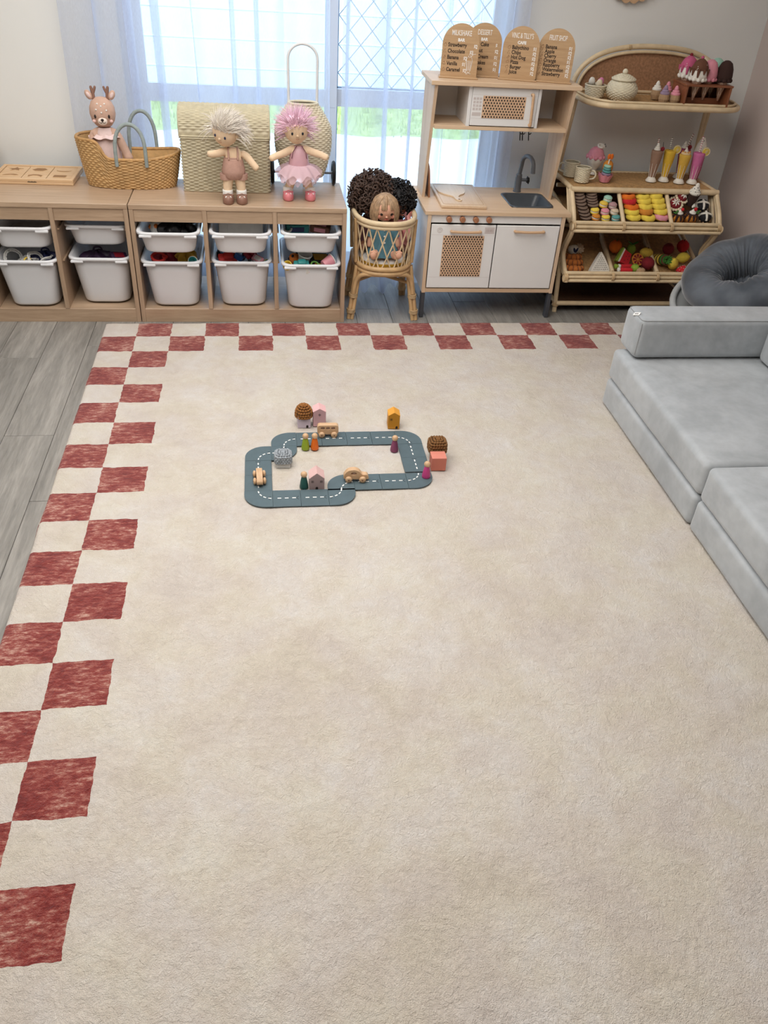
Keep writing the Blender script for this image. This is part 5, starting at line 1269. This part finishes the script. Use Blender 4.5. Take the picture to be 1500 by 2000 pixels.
for p, l in (((2.697, .155, .500), 'felt pudding with chocolate sauce and cherry, left one'), ((2.768, .158, .502), 'felt pudding with chocolate sauce and cherry, right one')):
    o = thing('felt_pudding', l, 'pudding', p, 0, 'felt desserts in the upper bin', (.2, 0, 0))
    MB().lathe([(.0004, -.012), (.036, -.012), (.034, .012), (.027, .024), (.0004, .026)], 22).build('sponge', F['amber'], o)
    m = MB().lathe([(.030, .020), (.022, .0275), (.0004, .029)], 20)
    for k in range(9):
        a = 2*pi*k/9; m.tube([(.024*cos(a), .024*sin(a), .026), (.033*cos(a), .033*sin(a), .014), (.0355*cos(a), .0355*sin(a), -.004+.006*(k % 2))], [.007, .006, .0035], 8)
    m.build('sauce', F['dark'], o)
    drop(MB(), (.006, 0, .03), .018, .022, swirl=2).build('cream', F['white'], o); MB().ell((.012, -.006, .052), .0085).build('cherry', F['red'], o)
    for s in (-1, 1): MB().ell((0, 0, 0), (.012, .006, .003), 10, 6, T((-.016 if p[0] < 2.75 else .03)+.004*s, -.004, .036+.004*s) @ RZ(s*.7)).build('leaf', F['green'], o)
# ---------------------------------------------------------------- lower bin
FR = dict(cro=[(2.208, .198, .279), (2.202, .152, .266), (2.192, .101, .252)])
for k, p in enumerate(FR['cro']):
    o = thing('felt_croissant', 'brown felt croissant in the lower bin, %s' % ('rear one of three', 'middle one of three', 'front one of three')[k], 'croissant', (p[0], p[1]+.01, p[2]-.008), rad(-4), 'felt croissants in the lower bin')
    m = MB(); s_ = MB()
    for i in range(5):
        a = (i-2)*.42; R_ = .05
        m.ell((0, 0, 0), (.019-.0022*abs(i-2), .021-.003*abs(i-2), .022-.003*abs(i-2)), 14, 9, T(R_*sin(a), .0+R_*(1-cos(a)), 0) @ RZ(a))
    for i in range(4):
        a = (i-1.5)*.42; s_.torus(.0175-.0018*abs(i-1.5), .0016, 18, 5, T(.05*sin(a), .05*(1-cos(a)), 0) @ RZ(a) @ RY(pi/2))
    m.build('pastry', felt('croissant', (172, 98, 40), .15), o); s_.build('stitch_seams', F['brown'], o)
o = thing('felt_bun', 'white felt bun with navy bow in the lower bin', 'felt toy', (2.224, .268, .295), 0, 'felt fruit and bread in the lower bin')
MB().ell((0, 0, 0), (.03, .024, .026)).build('bun', F['white'], o)
for s in (-1, 1): MB().ell((0, 0, 0), (.006, .004, .014), 8, 6, T(.004+s*.006, -.023, .004) @ RY(s*.4)).build('bow_loop', felt('navy', (38, 40, 70)), o)
o = thing('felt_shell', 'pale scalloped felt biscuit beside the white bun', 'felt toy', (2.263, .285, .295), 0, 'felt fruit and bread in the lower bin', (.9, 0, 0))
m = MB().lathe([(.0004, -.005), (.02, -.005), (.024, 0), (.02, .005), (.0004, .006)], 18)
for k in range(10): m.ell((.022*cos(k*.628), .022*sin(k*.628), 0), (.006, .006, .005), 8, 5)
m.build('biscuit', F['beige'], o)
MB().ell((0, 0, .006), (.006, .006, .003), 10, 6).build('centre', F['cream'], o)
o = thing('dragon_fruit_wedge', 'white dotted felt dragon fruit wedge in the lower bin', 'felt fruit', (2.338, .135, .222), 0, 'felt fruit and bread in the lower bin', (rad(68), 0, rad(4)))
w_ = [(p.x, p.y) for p in smoothpath([(-.054, .004, 0), (0, -.004, 0), (.052, .004, 0), (.05, .016, 0), (.008, .092, 0), (-.006, .092, 0), (-.054, .016, 0), (-.054, .004, 0)], 4)][:-1]
MB().prism(w_, -.014, .014).build('flesh', F['white'], o)
m = MB()
for j in range(8):
    n_ = 8-j
    for i in range(n_): m.ell(((i-(n_-1)/2)*.0108, .014+j*.0095, .0143), (.0022, .0022, .001), 6, 4)
m.build('seeds', F['black'], o); MB().tube([(-.054, .004, -.0), (0, -.006, 0), (.053, .004, 0)], .013, 8).build('rind', F['amber'], o)
def fruit(kind, p, c, l, r=.028, s=(1, 1, 1), stem='green', rot=(0, 0, 0), nm=None):
    o = thing(nm or 'felt_'+kind, l, kind, p, 0, 'felt fruit and bread in the lower bin', rot)
    if kind == 'lemon': MB().lathe([(.0004, -.042), (.006, -.040), (.010, -.034), (.022, -.022), (.028, 0), (.022, .022), (.010, .034), (.006, .040), (.0004, .042)], 20, RY(pi/2)).build('peel', F[c], o); MB().ell((.041, 0, 0), .004, 8, 5).build('stem_end', F['lime'], o)
    elif kind == 'strawberry':
        MB().lathe([(.0004, -.03), (.012, -.02), (.024, .006), (.02, .02), (.0004, .024)], 18).build('berry', F[c], o); m = MB()
        for k in range(26): zz = -.022+.0016*k; q = .0122+(.0118)*(zz+.022)/.028 if zz < .006 else .024; m.ell((q*cos(k*2.4), q*sin(k*2.4), zz), .0018, 6, 4)
        m.build('seeds', F['white'], o); MB().lathe([(.018, .022), (.0004, .028)], 8).build('leaf_cap', F['green'], o)
    else:
        b = MB()
        b.lathe([(.0004, -.94*r*s[2]), (.45*r, -.9*r*s[2]), (.85*r, -.5*r*s[2]), (r, 0), (.86*r, .5*r*s[2]), (.45*r, .88*r*s[2]), (.1*r, .84*r*s[2]), (.0004, .8*r*s[2])], 20, M.Diagonal((s[0], s[1], 1, 1))); b.build('peel', F[c], o)
        MB().tube([(0, 0, .8*r*s[2]), (.002, 0, 1.12*r*s[2])], .0022, 6).build('stem', F['brown' if stem == 'brown' else 'green'], o)
    return o
fruit('orange', (2.457, .275, .312), 'orange', 'round orange felt orange in the lower bin', .035)
o = thing('watermelon_wedge', 'felt watermelon wedge with green rind standing in the lower bin', 'felt fruit', (2.483, .20, .272), 0, 'felt fruit and bread in the lower bin', (rad(62), rad(12), 0))
MB().prism([(-.006, .046), (.034, .03), (.03, -.03), (-.026, -.022)], -.013, .013).build('flesh', F['red'], o)
MB().prism([(-.006, .046), (-.012, .052), (-.036, -.022), (-.026, -.022)], -.0132, .0132).build('white_band', F['white'], o)
MB().prism([(-.012, .052), (-.020, .054), (-.048, -.020), (-.036, -.022)], -.0132, .0132).build('rind', F['lime'], o)
m = MB()
for x, y in ((.006, .012), (.018, -.002), (.0, -.010), (.012, .026), (.022, .016)): m.ell((x, y, .0133), (.0022, .003, .001), 6, 4)
m.build('pips', F['black'], o)
for p, l, rz_ in (((2.462, .132, .256), 'felt watermelon stick with green end, upper one', .04), ((2.452, .104, .247), 'felt watermelon stick with pale end, lower one', -.08)):
    o = thing('watermelon_stick', l, 'felt fruit', p, rz_, 'felt fruit and bread in the lower bin')
    MB().rbox(-.018, .048, -.012, .012, -.011, .011, .007).build('flesh', F['red'], o); MB().rbox(-.032, -.017, -.0115, .0115, -.0105, .0105, .005).build('white_band', F['white'], o)
    if p[0] > 2.455: MB().rbox(-.052, -.031, -.0115, .0115, -.0105, .0105, .005).build('rind', F['lime'], o)
fruit('lime', (2.520, .118, .252), 'lime', 'small green felt lime beside the watermelon sticks', .023)
o = thing('orange_half', 'halved felt orange showing its segments in the lower bin', 'felt fruit', (2.553, .178, .278), 0, 'felt fruit and bread in the lower bin', (.95, 0, 0))
MB().lathe([(.0004, -.026), (.02, -.022), (.032, -.004), (.033, 0)], 22).build('peel', F['orange'], o); MB().lathe([(.0325, 0), (.0004, .001)], 22).build('pith', F['amber'], o)
m = MB()
for k in range(8): a = k*pi/4; m.prism([(.004*cos(a), .004*sin(a)), (.026*cos(a-.28), .026*sin(a-.28)), (.028*cos(a), .028*sin(a)), (.026*cos(a+.28), .026*sin(a+.28))], .0008, .002)
m.build('segments', F['wine'], o)
o = fruit('pear', (2.545, .268, .300), 'lime', 'green felt pear with leaves behind the watermelon', .024, (1, 1, 1.3))
for s in (-1, 1): MB().ell((0, 0, 0), (.018, .009, .003), 10, 6, T(s*.014, -.006, .036) @ RY(-s*.5)).build('leaf', F['green'], o)
fruit('mango', (2.618, .232, .295), 'yellow', 'yellow felt mango in the lower bin', .028, (1.5, 1, 1), 'brown', (0, .2, .3))
fruit('apple', (2.600, .150, .268), 'wine', 'dark red felt apple beside the halved orange', .034, stem='brown')
fruit('potato', (2.545, .098, .245), 'tan', 'small tan felt potato at the front of the lower bin', .020, (1.3, 1, .9), 'brown')
o = thing('felt_pineapple', 'yellow and green ribbed felt pineapple lying in the lower bin', 'pineapple', (2.692, .195, .272), 0, 'felt fruit and bread in the lower bin', (rad(72), 0, rad(8)))
for k in range(4): MB().torus(.014, .014, 20, 10, T(0, 0, -.034+.025*k-.012)).ell((0, 0, -.034+.025*k-.012), (.016, .016, .012)).build('ring', F['green' if k == 3 else 'lemon'], o)
for k in range(4): MB().lathe([(.0268, -.001), (.028, 0), (.0268, .001)], 18, T(0, 0, -.022+.025*k-.012)).build('seam', F['brown'], o)
m = MB()
for k in range(9): a = 2*pi*k/9; m.tube([(.008*cos(a), .008*sin(a), .05), (.017*cos(a), .017*sin(a), .066), (.024*cos(a), .024*sin(a), .072)], [.006, .005, .001], 6)
m.build('crown', F['green'], o)
fruit('lemon', (2.740, .148, .268), 'lemon', 'yellow felt lemon in the lower bin, front one', rot=(0, .9, 1.2)); fruit('lemon', (2.812, .196, .284), 'lemon', 'yellow felt lemon in the lower bin, rear one', rot=(0, -.1, .15))
fruit('strawberry', (2.775, .105, .250), 'red', 'red felt strawberry with white seeds in the lower bin', rot=(.4, 1.3, 0))
fruit('apple', (2.845, .29, .315), 'red', 'red felt apple at the back right of the lower bin', .033, stem='brown'); fruit('apple', (2.755, .27, .305), 'wine', 'dark red felt apple behind the lemons', .031, stem='brown')
# scalloped wooden wall piece cut off by the top of the frame
wl = thing('scalloped_mirror', 'scalloped wooden wall mirror edge above the arched shelf', 'mirror', (2.40, YB-.014, 1.56))
sc = MB()
poly = [((.165+.011*abs(sin(a*12)))*cos(a), (.165+.011*abs(sin(a*12)))*sin(a)) for a in [2*pi*k/240 for k in range(240)]]
MB().prism(poly, 0, .013, RX(pi/2)).build('scalloped_frame', TOYWOOD, wl)
MB().lathe([(.135, .013), (.135, .0145), (.0004, .0145)], 40, RX(pi/2)).build('mirror_glass', pm('mirror_glass', (220, 224, 226), .05, metal=1.0), wl)
# ================================================================= FOAM PLAY SOFA
n = NT('grey_suede'); vec = n.coord()
f1 = n.noise(vec, 4, 5, .6, .6); f2 = n.noise(vec, 26, 4)
n.base(n.ramp(n.math('ADD', n.math('MULTIPLY', f1, .7), n.math('MULTIPLY', f2, .3)), [(.36, lin((160, 164, 167))), (.5, lin((174, 178, 181))), (.64, lin((187, 191, 194)))]))
n.set(Roughness=.85); n.p.inputs['Sheen Weight'].default_value = .5; n.p.inputs['Sheen Roughness'].default_value = .4; n.bump(n.noise(vec, 500, 2), .12, .002); SUEDE = n.m
SEAM = pm('seam_piping', (150, 150, 150), .9)
def foam(name, x0, x1, y0, y1, z0, z1, label, r=.022, puff=.004):
    t = thing(name, label, 'cushion', ((x0+x1)/2, (y0+y1)/2, z0), 0, 'foam sofa blocks')
    hx, hy, h = (x1-x0)/2, (y1-y0)/2, z1-z0
    bm = bmesh.new(); bmesh.ops.create_cube(bm, size=1)
    for q in bm.verts: q.co = V((q.co.x*2*hx, q.co.y*2*hy, (q.co.z+.5)*h))
    bmesh.ops.bevel(bm, geom=list(bm.edges), offset=r, segments=4, profile=.5, affect='EDGES')
    bmesh.ops.subdivide_edges(bm, edges=[e for e in bm.edges if e.calc_length() > .08], cuts=9, use_grid_fill=True)
    for q in bm.verts:
        fx, fy = 1-(q.co.x/hx)**2, 1-(q.co.y/hy)**2
        w_ = mnoise.noise(V((q.co.x*5+x0*9, q.co.y*5, z0*7)))*.0035
        q.co.z += (max(0, fx*fy)*puff+w_*max(0, fx*fy))*(1 if q.co.z > h*.8 else 0)
        q.co.x += .003*mnoise.noise(V((q.co.y*6, q.co.z*12, x0)))*(1 if abs(q.co.x) > hx*.95 else 0)
    me = bpy.data.meshes.new('cover'); bm.to_mesh(me); bm.free()
    me.polygons.foreach_set('use_smooth', [True]*len(me.polygons)); me.materials.append(SUEDE)
    link('cover', me, t)
    if z0 > .2: MB().tube([(x, y, h-.0062) for x, y in rrect(hx-.0062, hy-.0062, r*.72, 4)], .0013, 5, True, True).build('seam', SEAM, t)
    return t
SX0, SX1 = 2.035, 2.78
foam('play_couch_cushion', SX0, SX1, -1.762, -.872, .0145, .139, 'pale grey foam sofa base block nearest the chair, bottom layer')
foam('play_couch_cushion', SX0, SX1, -1.765, -.872, .1415, .272, 'pale grey foam seat cushion carrying the arm block')
foam('play_couch_cushion', SX0, SX1, -2.66, -1.768, .0145, .139, 'pale grey foam sofa base block in the foreground, bottom layer')
foam('play_couch_cushion', SX0, SX1, -2.66, -1.771, .1415, .274, 'pale grey foam seat cushion in the foreground at the right edge')
arm = foam('play_couch_cushion', 2.066, 2.78, -1.000, -.838, .279, .447, 'pale grey foam arm block with small white tag', .024, .003)
TGM = T(-.3500, -.008, .1640) @ RY(rad(-40)) @ RZ(-1.0)
tg = MB().rbox(-.016, .016, -.0075, .0075, -.0012, .0012, .0006, 1, TGM).build('white_tag', PAINTW, arm)
MB().tube([(-.3495, -.0745, .018), (-.3495, -.0745, .150)], .0013, 5).build('corner_seam', SEAM, arm)
mm = MB()
for k in range(5): mm.box(-.009+.0037*k, -.0066+.0037*k, -.0026, .0022, .0011, .0015, TGM)
mm.build('tag_print', INK, tg)
foam('play_couch_cushion', 2.603, 2.78, -2.62, -1.008, .281, .49, 'pale grey foam back block along the right edge')
# ================================================================= BOWL CHAIR
chr_ = thing('bowl_chair', 'pale grey padded bowl chair with dark grey ruched cushion', 'chair', (2.85, -.375, .0145), rad(0))
SHELL = pm('pale_grey_shell', (178, 180, 180), .8, .04, 8)
n = NT('grey_velvet'); vec = n.coord((1, 1, 1)); n.base(n.ramp(n.noise(vec, 8, 4), [(.35, lin((66, 72, 80))), (.65, lin((100, 106, 114)))])); n.set(Roughness=.75); n.p.inputs['Sheen Weight'].default_value = .7; n.p.inputs['Sheen Roughness'].default_value = .35
VELV = n.m
tilt = T(0, 0, .318) @ RZ(rad(-78)) @ RX(rad(21))
def shf2(u, v):
    a = 2*pi*u; k = cos(pi/2*v); R_ = .315*(1-.40*(v**1.6))
    p = tilt @ V((R_*cos(a), R_*sin(a), -.03-.0*v)); q = V((.17*cos(a), .17*sin(a), .0))
    return p.lerp(q, v**1.15)
MB().grid(shf2, 56, 14, True).build('shell', SHELL, chr_)
MB().tube([tilt @ V((.318*cos(2*pi*k/48), .318*sin(2*pi*k/48), -.02)) for k in range(48)], .016, 10, True, True).build('shell_rim', SHELL, chr_)
MB().lathe([(.16, 0), (.17, .004), (.17, .02)], 30).build('base', SHELL, chr_)
def cush(u, v):
    a, b = 2*pi*u, 2*pi*v
    fold = (.004+.004*sin(2*a+1))*sin(a*29+3*sin(b+a))*max(0, -cos(b))+.0022*sin(a*47+b*2)*max(0, .4-cos(b))+.014*mnoise.noise((cos(a)*2.2, sin(a)*2.2, cos(b)))
    rt = .100+fold*(1.0-.5*cos(b))+.016*sin(a)
    R_ = .188
    return tilt @ V(((R_+rt*cos(b))*cos(a), (R_+rt*cos(b))*sin(a), .062+rt*.92*sin(b)))
MB().grid(cush, 260, 30, True, True).build('ring_cushion', VELV, chr_)
def seatc(u, v):
    a = 2*pi*u; R_ = .20*v
    return tilt @ V((R_*cos(a), R_*sin(a), -.0+.07*v*v+.012*v*sin(a*17+2*v)+.012*sin(3*a+4*v)*v))
MB().grid(lambda u, v: seatc(u, max(v, .001)), 140, 14, True).build('seat_pad', VELV, chr_)
MB().ell(tilt @ V((0, 0, .006)), .012, 10, 7).build('button', VELV, chr_)
# ================================================================= ROAD TRACK
ROAD = pm('road_rubber', (82, 99, 105), .6, .06, 30, .15, 200, .001)
u_ = .0975; RX0, RY0 = .5565, -1.537; ZR = .0165
rot = rad(.3)
def cell(c, r): return (RX0+c*u_, RY0+r*u_)
DIR = {'E': (1, 0), 'W': (-1, 0), 'N': (0, 1), 'S': (0, -1)}
tiles = [(0, 0, 'EN'), (1, 0, 'EW'), (2, 0, 'EW'), (3, 0, 'WN'), (3, 1, 'SE'), (4, 1, 'EW'), (5, 1, 'EW'), (6, 1, 'WN'), (6, 2, 'NS'), (6, 3, 'NS'), (6, 4, 'SW'), (5, 4, 'EW'), (4, 4, 'EW'), (3, 4, 'EW'), (2, 4, 'EW'), (1, 4, 'ES'), (1, 3, 'NW'), (0, 3, 'ES'), (0, 2, 'NS'), (0, 1, 'NS')]
PLC = ['bottom left corner bend', 'first straight along the near side', 'second straight along the near side, below the mauve house', 'near bend below the beetle car', 'inner bend under the beetle car', 'straight right of the beetle car',
    'second straight right of the beetle car', 'bend under the pink peg person', 'straight left of the coral block', 'straight above it on the right side', 'top right corner bend', 'straight in front of the yellow house',
    'second straight left of the yellow house', 'third straight left of the yellow house', 'straight under the toy bus', 'top left bend beside the green peg person', 'inner bend behind the grey hatted house', 'left outer bend', 'straight behind the upright toy car', 'straight under the upright toy car']
hz = u_/2-.00025
for (c, r_, d), pl_ in zip(tiles, PLC):
    x, y = cell(c, r_)
    if r_ == 1 and c > 2: y -= .008
    t = thing('road_piece', ('dark road track bend: ' if d not in ('EW', 'NS') else 'dark road track piece: ')+pl_, 'road piece', (x, y, ZR), rot, 'rubber road track pieces')
    D = MB()
    if d in ('EW', 'NS'):
        MB().rbox(-hz, hz, -hz, hz, 0, .004, .001, 1).build('slab', ROAD, t)
        for k in (-1, 0, 1):
            o = k*.0255
            MB().box(*((o-.0065, o+.0065, -.0021, .0021) if d == 'EW' else (-.0021, .0021, o-.0065, o+.0065)), .004, .0045).build('dash', PAINTW, t)
        ang = 0 if d == 'EW' else pi/2
    else:
        a, b = DIR[d[0]], DIR[d[1]]; cx, cy = (a[0]+b[0]), (a[1]+b[1])     # inner corner direction
        ox, oy = -cx, -cy; Rr = .074
        P = [(hz*cx, hz*cy), (hz*cx, hz*oy), ]
        ccx, ccy = ox*(hz-Rr), oy*(hz-Rr)
        P = [(hz*cx, hz*cy)]
        # corner on the cx side of the outer edge, the rounded outer corner, then back
        P.append((hz*cx, hz*oy))
        for k in range(13):
            q = pi/2*k/12; P.append((ccx+ox*Rr*sin(q), ccy+oy*Rr*cos(q)))
        P.append((hz*ox, hz*cy))
        area = sum(P[i][0]*P[(i+1) % len(P)][1]-P[(i+1) % len(P)][0]*P[i][1] for i in range(len(P)))
        if area < 0: P.reverse()
        MB().prism(P, 0, .004).build('slab', ROAD, t)
        for k in range(4):
            q = pi/2*(k+.5)/4; Rm = u_/2
            px, py = cx*hz-cx*Rm*sin(q)*1.0, cy*hz-cy*Rm*cos(q)*1.0
            tx_, ty_ = -cx*cos(q), cy*sin(q)
            MB().box(-.0055, .0055, -.0021, .0021, .004, .0045, T(px, py, 0) @ RZ(math.atan2(ty_, tx_))).build('dash', PAINTW, t)
        ang = 0 if a[0] else pi/2
    # jigsaw knob seam
    e = DIR[d[0]]
    MB().tube([(e[0]*(hz-.004)+.009*cos(math.atan2(-e[1], -e[0])+q), e[1]*(hz-.004)+.009*sin(math.atan2(-e[1], -e[0])+q), .0042) for q in [-1.3+2.6*k/10 for k in range(11)]], .0007, 4).build('knob_seam', BLACK, t)
def pz_(x, y): return rz_at(x, y)+.0016
ZP = .0165
# ---------------------------------------------------------------- houses
def chunky(mb, x0, x1, y0, y1, z, n, r, apex=0):   # crocheted cap: rows of knots
    rows = 4
def house(x, y, rz_, w_, d_, hw, hr, cwall, croof, label, win, door, z=None):
    t = thing('toy_house', label, 'toy house', (x, y+d_/2, ZP-.001 if z is None else z), rz_, 'wooden toy houses beside the road')
    wm = pm('paint_%d_%d_%d' % cwall, cwall, .6, .03, 30)
    poly = [(-w_/2, 0), (w_/2, 0), (w_/2, hw), (0, hw+hr), (-w_/2, hw)]
    MB().prism(poly, -d_/2, d_/2, RX(pi/2)).build('house_body', wm, t)
    rm = pm('paint_%d_%d_%d' % croof, croof, .6, .05, 30)
    for s in (-1, 1):
        L = math.hypot(w_/2, hr); a = math.atan2(hr, w_/2)
        m = T(s*w_/4, 0, hw+hr/2) @ RY(s*a)
        MB().box(-L/2-.0002, L/2+.0002, -d_/2, d_/2, .0002, .0014, m).build('roof_face', rm, t)
    f = -d_/2-.0004
    for wx, wz, round_ in win:
        m = MB()
        if round_: m.lathe([(.0048, 0), (.0048, .0007)], 14, T(wx, f+.0004, wz) @ RX(pi/2))
        else: m.box(wx-.0042, wx+.0042, f-.0003, f+.0004, wz-.0042, wz+.0042)
        wo = m.build('window', INK, t)
        for q in (-1, 1):
            for p in (-1, 1): MB().box(wx+q*.0019-.0011, wx+q*.0019+.0011, f-.0008, f-.0002, wz+p*.0019-.0011, wz+p*.0019+.0011).build('pane', wm, wo)
    if door is not None:
        dp = [(-.0045, 0), (.0045, 0), (.0045, .007)]+[(.0045*cos(pi*k/8), .007+.0045*sin(pi*k/8)) for k in range(1, 8)]+[(-.0045, .007)]
        MB().prism(dp, 0, .0006, T(door, f+.0004, .0005) @ RX(pi/2)).build('door', INK, t)
    return t
def crochet(x, y, z, w_, d_, h_, c, label, rz_=0, box=True):
    t = thing('crochet_cap', label, 'crochet cap', (x, y, z), rz_, 'crocheted caps on toy houses')
    y_ = pm('yarn_%d_%d_%d' % c, c, .9, .25, 120, .4, 500, .001)
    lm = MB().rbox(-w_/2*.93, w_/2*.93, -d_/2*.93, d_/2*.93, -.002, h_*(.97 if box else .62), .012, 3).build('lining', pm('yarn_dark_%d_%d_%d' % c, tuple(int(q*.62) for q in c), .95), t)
    rings = [(1, 0), (1, .26), (1, .52), (.97, .78), (.78, .98), (.46, 1.04), (.14, 1.06)] if box else [(1, 0), (1, .2), (.95, .42), (.82, .64), (.62, .82), (.36, .95), (.1, 1.0)]
    for j, (R1, zf) in enumerate(rings):
        poly = rrect(w_/2*R1, d_/2*R1, min(w_, d_)/2*R1*(.45 if box else .92), 6); per = 0; seg = []
        for i in range(len(poly)):
            p, q = V(poly[i]), V(poly[(i+1) % len(poly)]); L = (q-p).length
            if L > 1e-7: seg.append((per, L, p, q)); per += L
        nk = max(4, int(per/.0098)); m = MB()
        for k in range(nk):
            s_ = (k+.5*(j % 2))/nk*per % per
            for t0, L, p, q in seg:
                if t0 <= s_ <= t0+L:
                    c2 = p.lerp(q, (s_-t0)/L); dd = q-p
                    m.ell((0, 0, 0), (.0066, .0048, .0050), 8, 6, T(c2.x, c2.y, h_*zf) @ RZ(math.atan2(dd.y, dd.x)) @ RY(.55 if j % 2 else -.55)); break
        m.build('stitch_row', y_, t)
    return t
house(.737, -1.056, rad(2), .05, .05, .052, .018, (206, 192, 206), (206, 192, 206), 'lavender toy house under a brown crochet cap', [(.002, .046, True)], .012)
crochet(.737, -1.030, .060, .064, .062, .046, (150, 98, 48), 'brown crochet cap on the lavender toy house', 0, False)
house(.799, -1.046, rad(0), .05, .05, .064, .014, (206, 166, 172), (232, 184, 184), 'tall pink toy house behind the toy bus', [(.0, .052, True)], .010)
house(1.095, -1.074, rad(-3), .046, .05, .058, .014, (206, 140, 34), (228, 160, 60), 'mustard yellow toy house by itself behind the road', [(-.011, .042, False)], .012)
t = house(.648, -1.340, rad(-1), .052, .05, .034, .002, (206, 206, 204), (200, 200, 198), 'pale grey toy block under a grey crochet cap', [], None)
crochet(.648, -1.314, .036, .058, .054, .030, (158, 164, 170), 'grey crochet cap on the pale block inside the road', 0)
house(.762, -1.484, rad(0), .053, .052, .046, .022, (172, 148, 146), (222, 184, 180), 'mauve toy house with two windows beside the teal peg person', [(-.0155, .034, False), (.0155, .034, False)], .0)
cbk = thing('toy_block', 'coral painted wooden block standing beside the pink peg person', 'toy block', (1.221, -1.358, ZP-.001), rad(-1), 'wooden toy houses beside the road')
MB().rbox(-.0275, .0275, -.025, .025, 0, .054, .0012, 1).build('block_body', pm('coral_paint', (206, 122, 102), .6, .03, 30), cbk)
MB().rbox(-.0275, .0275, -.025, .025, .0541, .0545, .0001, 1).build('top_face', pm('coral_paint_top', (216, 134, 116), .6, .03, 30), cbk)
house(1.228, -1.318, rad(-4), .05, .046, .052, .012, (196, 200, 180), (196, 200, 180), 'pale green toy house under a crochet cap behind the coral block', [], None)
crochet(1.228, -1.293, .056, .064, .058, .040, (128, 88, 48), 'brown crochet cap on the house behind the coral block', 0)
# ---------------------------------------------------------------- peg people
def peg(x, y, c, label, rz_=0):
    z = ZP+.004 if label.startswith('pink') else ZP
    t = thing('peg_person', label, 'peg person', (x, y+.010, z), rz_, 'wooden peg people beside the road')
    MB().lathe([(.0004, 0), (.0145, 0), (.0155, .002), (.0155, .008), (.0125, .028), (.0095, .043), (.0065, .048)], 22).build('peg_body', wood('peg_%d_%d' % (c[0], c[1]), tuple(int(q*.9) for q in c), c, 2, 60, .5), t)
    MB().ell((0, 0, .056), .0118, 20, 14).build('peg_head', TOYWOOD, t)
peg(.735, -1.222, (150, 172, 40), 'lime green peg person next to the orange one'); peg(.770, -1.222, (236, 112, 20), 'orange peg person next to the lime green one')
peg(.717, -1.480, (38, 92, 84), 'teal green peg person beside the mauve house'); peg(1.074, -1.248, (136, 66, 100), 'plum purple peg person inside the right of the road'); peg(1.166, -1.438, (204, 66, 134), 'pink peg person on the road beside the coral block')
# ---------------------------------------------------------------- wooden vehicles
def wheels(t, pts, r_, w_, z0):
    for x, y in pts:
        q = MB().lathe([(r_*.55, -w_/2), (r_, -w_/4), (r_, w_/4), (r_*.55, w_/2)], 20, T(x, y, z0) @ RX(pi/2)).build('wheel', TOYWOOD, t)
        MB().lathe([(r_*.2, 0), (r_*.15, w_*.12)], 10, T(x, y-w_/2 if y < 0 else y+w_/2, z0) @ RX(pi/2 if y < 0 else -pi/2)).build('axle_pin', BRN, q)
def vehicle(name, outline, holes, wx, label, loc, rz_, ww=.022):
    t = thing(name, label, 'toy car', loc, rz_, 'wooden toy vehicles on the road')
    # body with window holes: outline minus circles, built as a bmesh fill
    bm = bmesh.new(); ed = []
    def loop(pts):
        vs = [bm.verts.new((x, -ww/2, z)) for x, z in pts]
        for i in range(len(vs)): ed.append(bm.edges.new((vs[i], vs[(i+1) % len(vs)])))
    loop(outline)
    for h_ in holes: loop(h_)
    bmesh.ops.triangle_fill(bm, edges=ed, use_beauty=True, use_dissolve=True)
    g = bmesh.ops.extrude_face_region(bm, geom=list(bm.faces))
    bmesh.ops.translate(bm, verts=[v for v in g['geom'] if isinstance(v, bmesh.types.BMVert)], vec=(0, ww, 0))
    bmesh.ops.recalc_face_normals(bm, faces=list(bm.faces))
    me = bpy.data.meshes.new('car_body'); bm.to_mesh(me); bm.free(); me.materials.append(TOYWOOD); o = link('car_body', me, t)
    b = o.modifiers.new('bevel', 'BEVEL'); b.width = .0018; b.segments = 2; b.limit_method = 'ANGLE'
    wheels(t, [(x, y) for x in wx for y in (-ww/2-.006, ww/2+.006)], .0125, .011, .0125)
    return t
def sm2(p, k=5): return [(q.x, q.y) for q in smoothpath([(a, b, 0) for a, b in p]+[(*p[0], 0)], k)][:-1]
circ = lambda cx, cz, rx, rz2, n=14: [(cx+rx*cos(2*pi*k/n), cz+rz2*sin(2*pi*k/n)) for k in range(n)]
ZV = ZR+.0045
vehicle('toy_bus', [(x, z+.031) for x, z in rrect(.041, .0205, .011, 5)], [circ(-.02, .038, .0085, .006), circ(0, .038, .0075, .006), circ(.02, .038, .0075, .006)], (-.024, .024), 'wooden toy bus with three windows on the road', (.826, -1.125, ZV), rad(-1))
vehicle('toy_car', sm2([(-.044, .012), (-.043, .026), (-.030, .044), (-.008, .050), (.010, .044), (.022, .031), (.038, .029), (.045, .020), (.042, .010), (0, .009)]), [circ(-.008, .034, .010, .0065)], (-.026, .024), 'wooden beetle shaped toy car facing right on the road', (.905, -1.437, ZV), rad(-3))
vehicle('toy_car', sm2([(-.046, .012), (-.044, .024), (-.026, .036), (-.004, .043), (.014, .038), (.026, .027), (.044, .024), (.046, .014), (.0, .009)]), [circ(-.004, .030, .009, .005)], (-.022, .024), 'wooden toy car pointing away up the left side of the road', (.561, -1.425, ZV), rad(90+2))
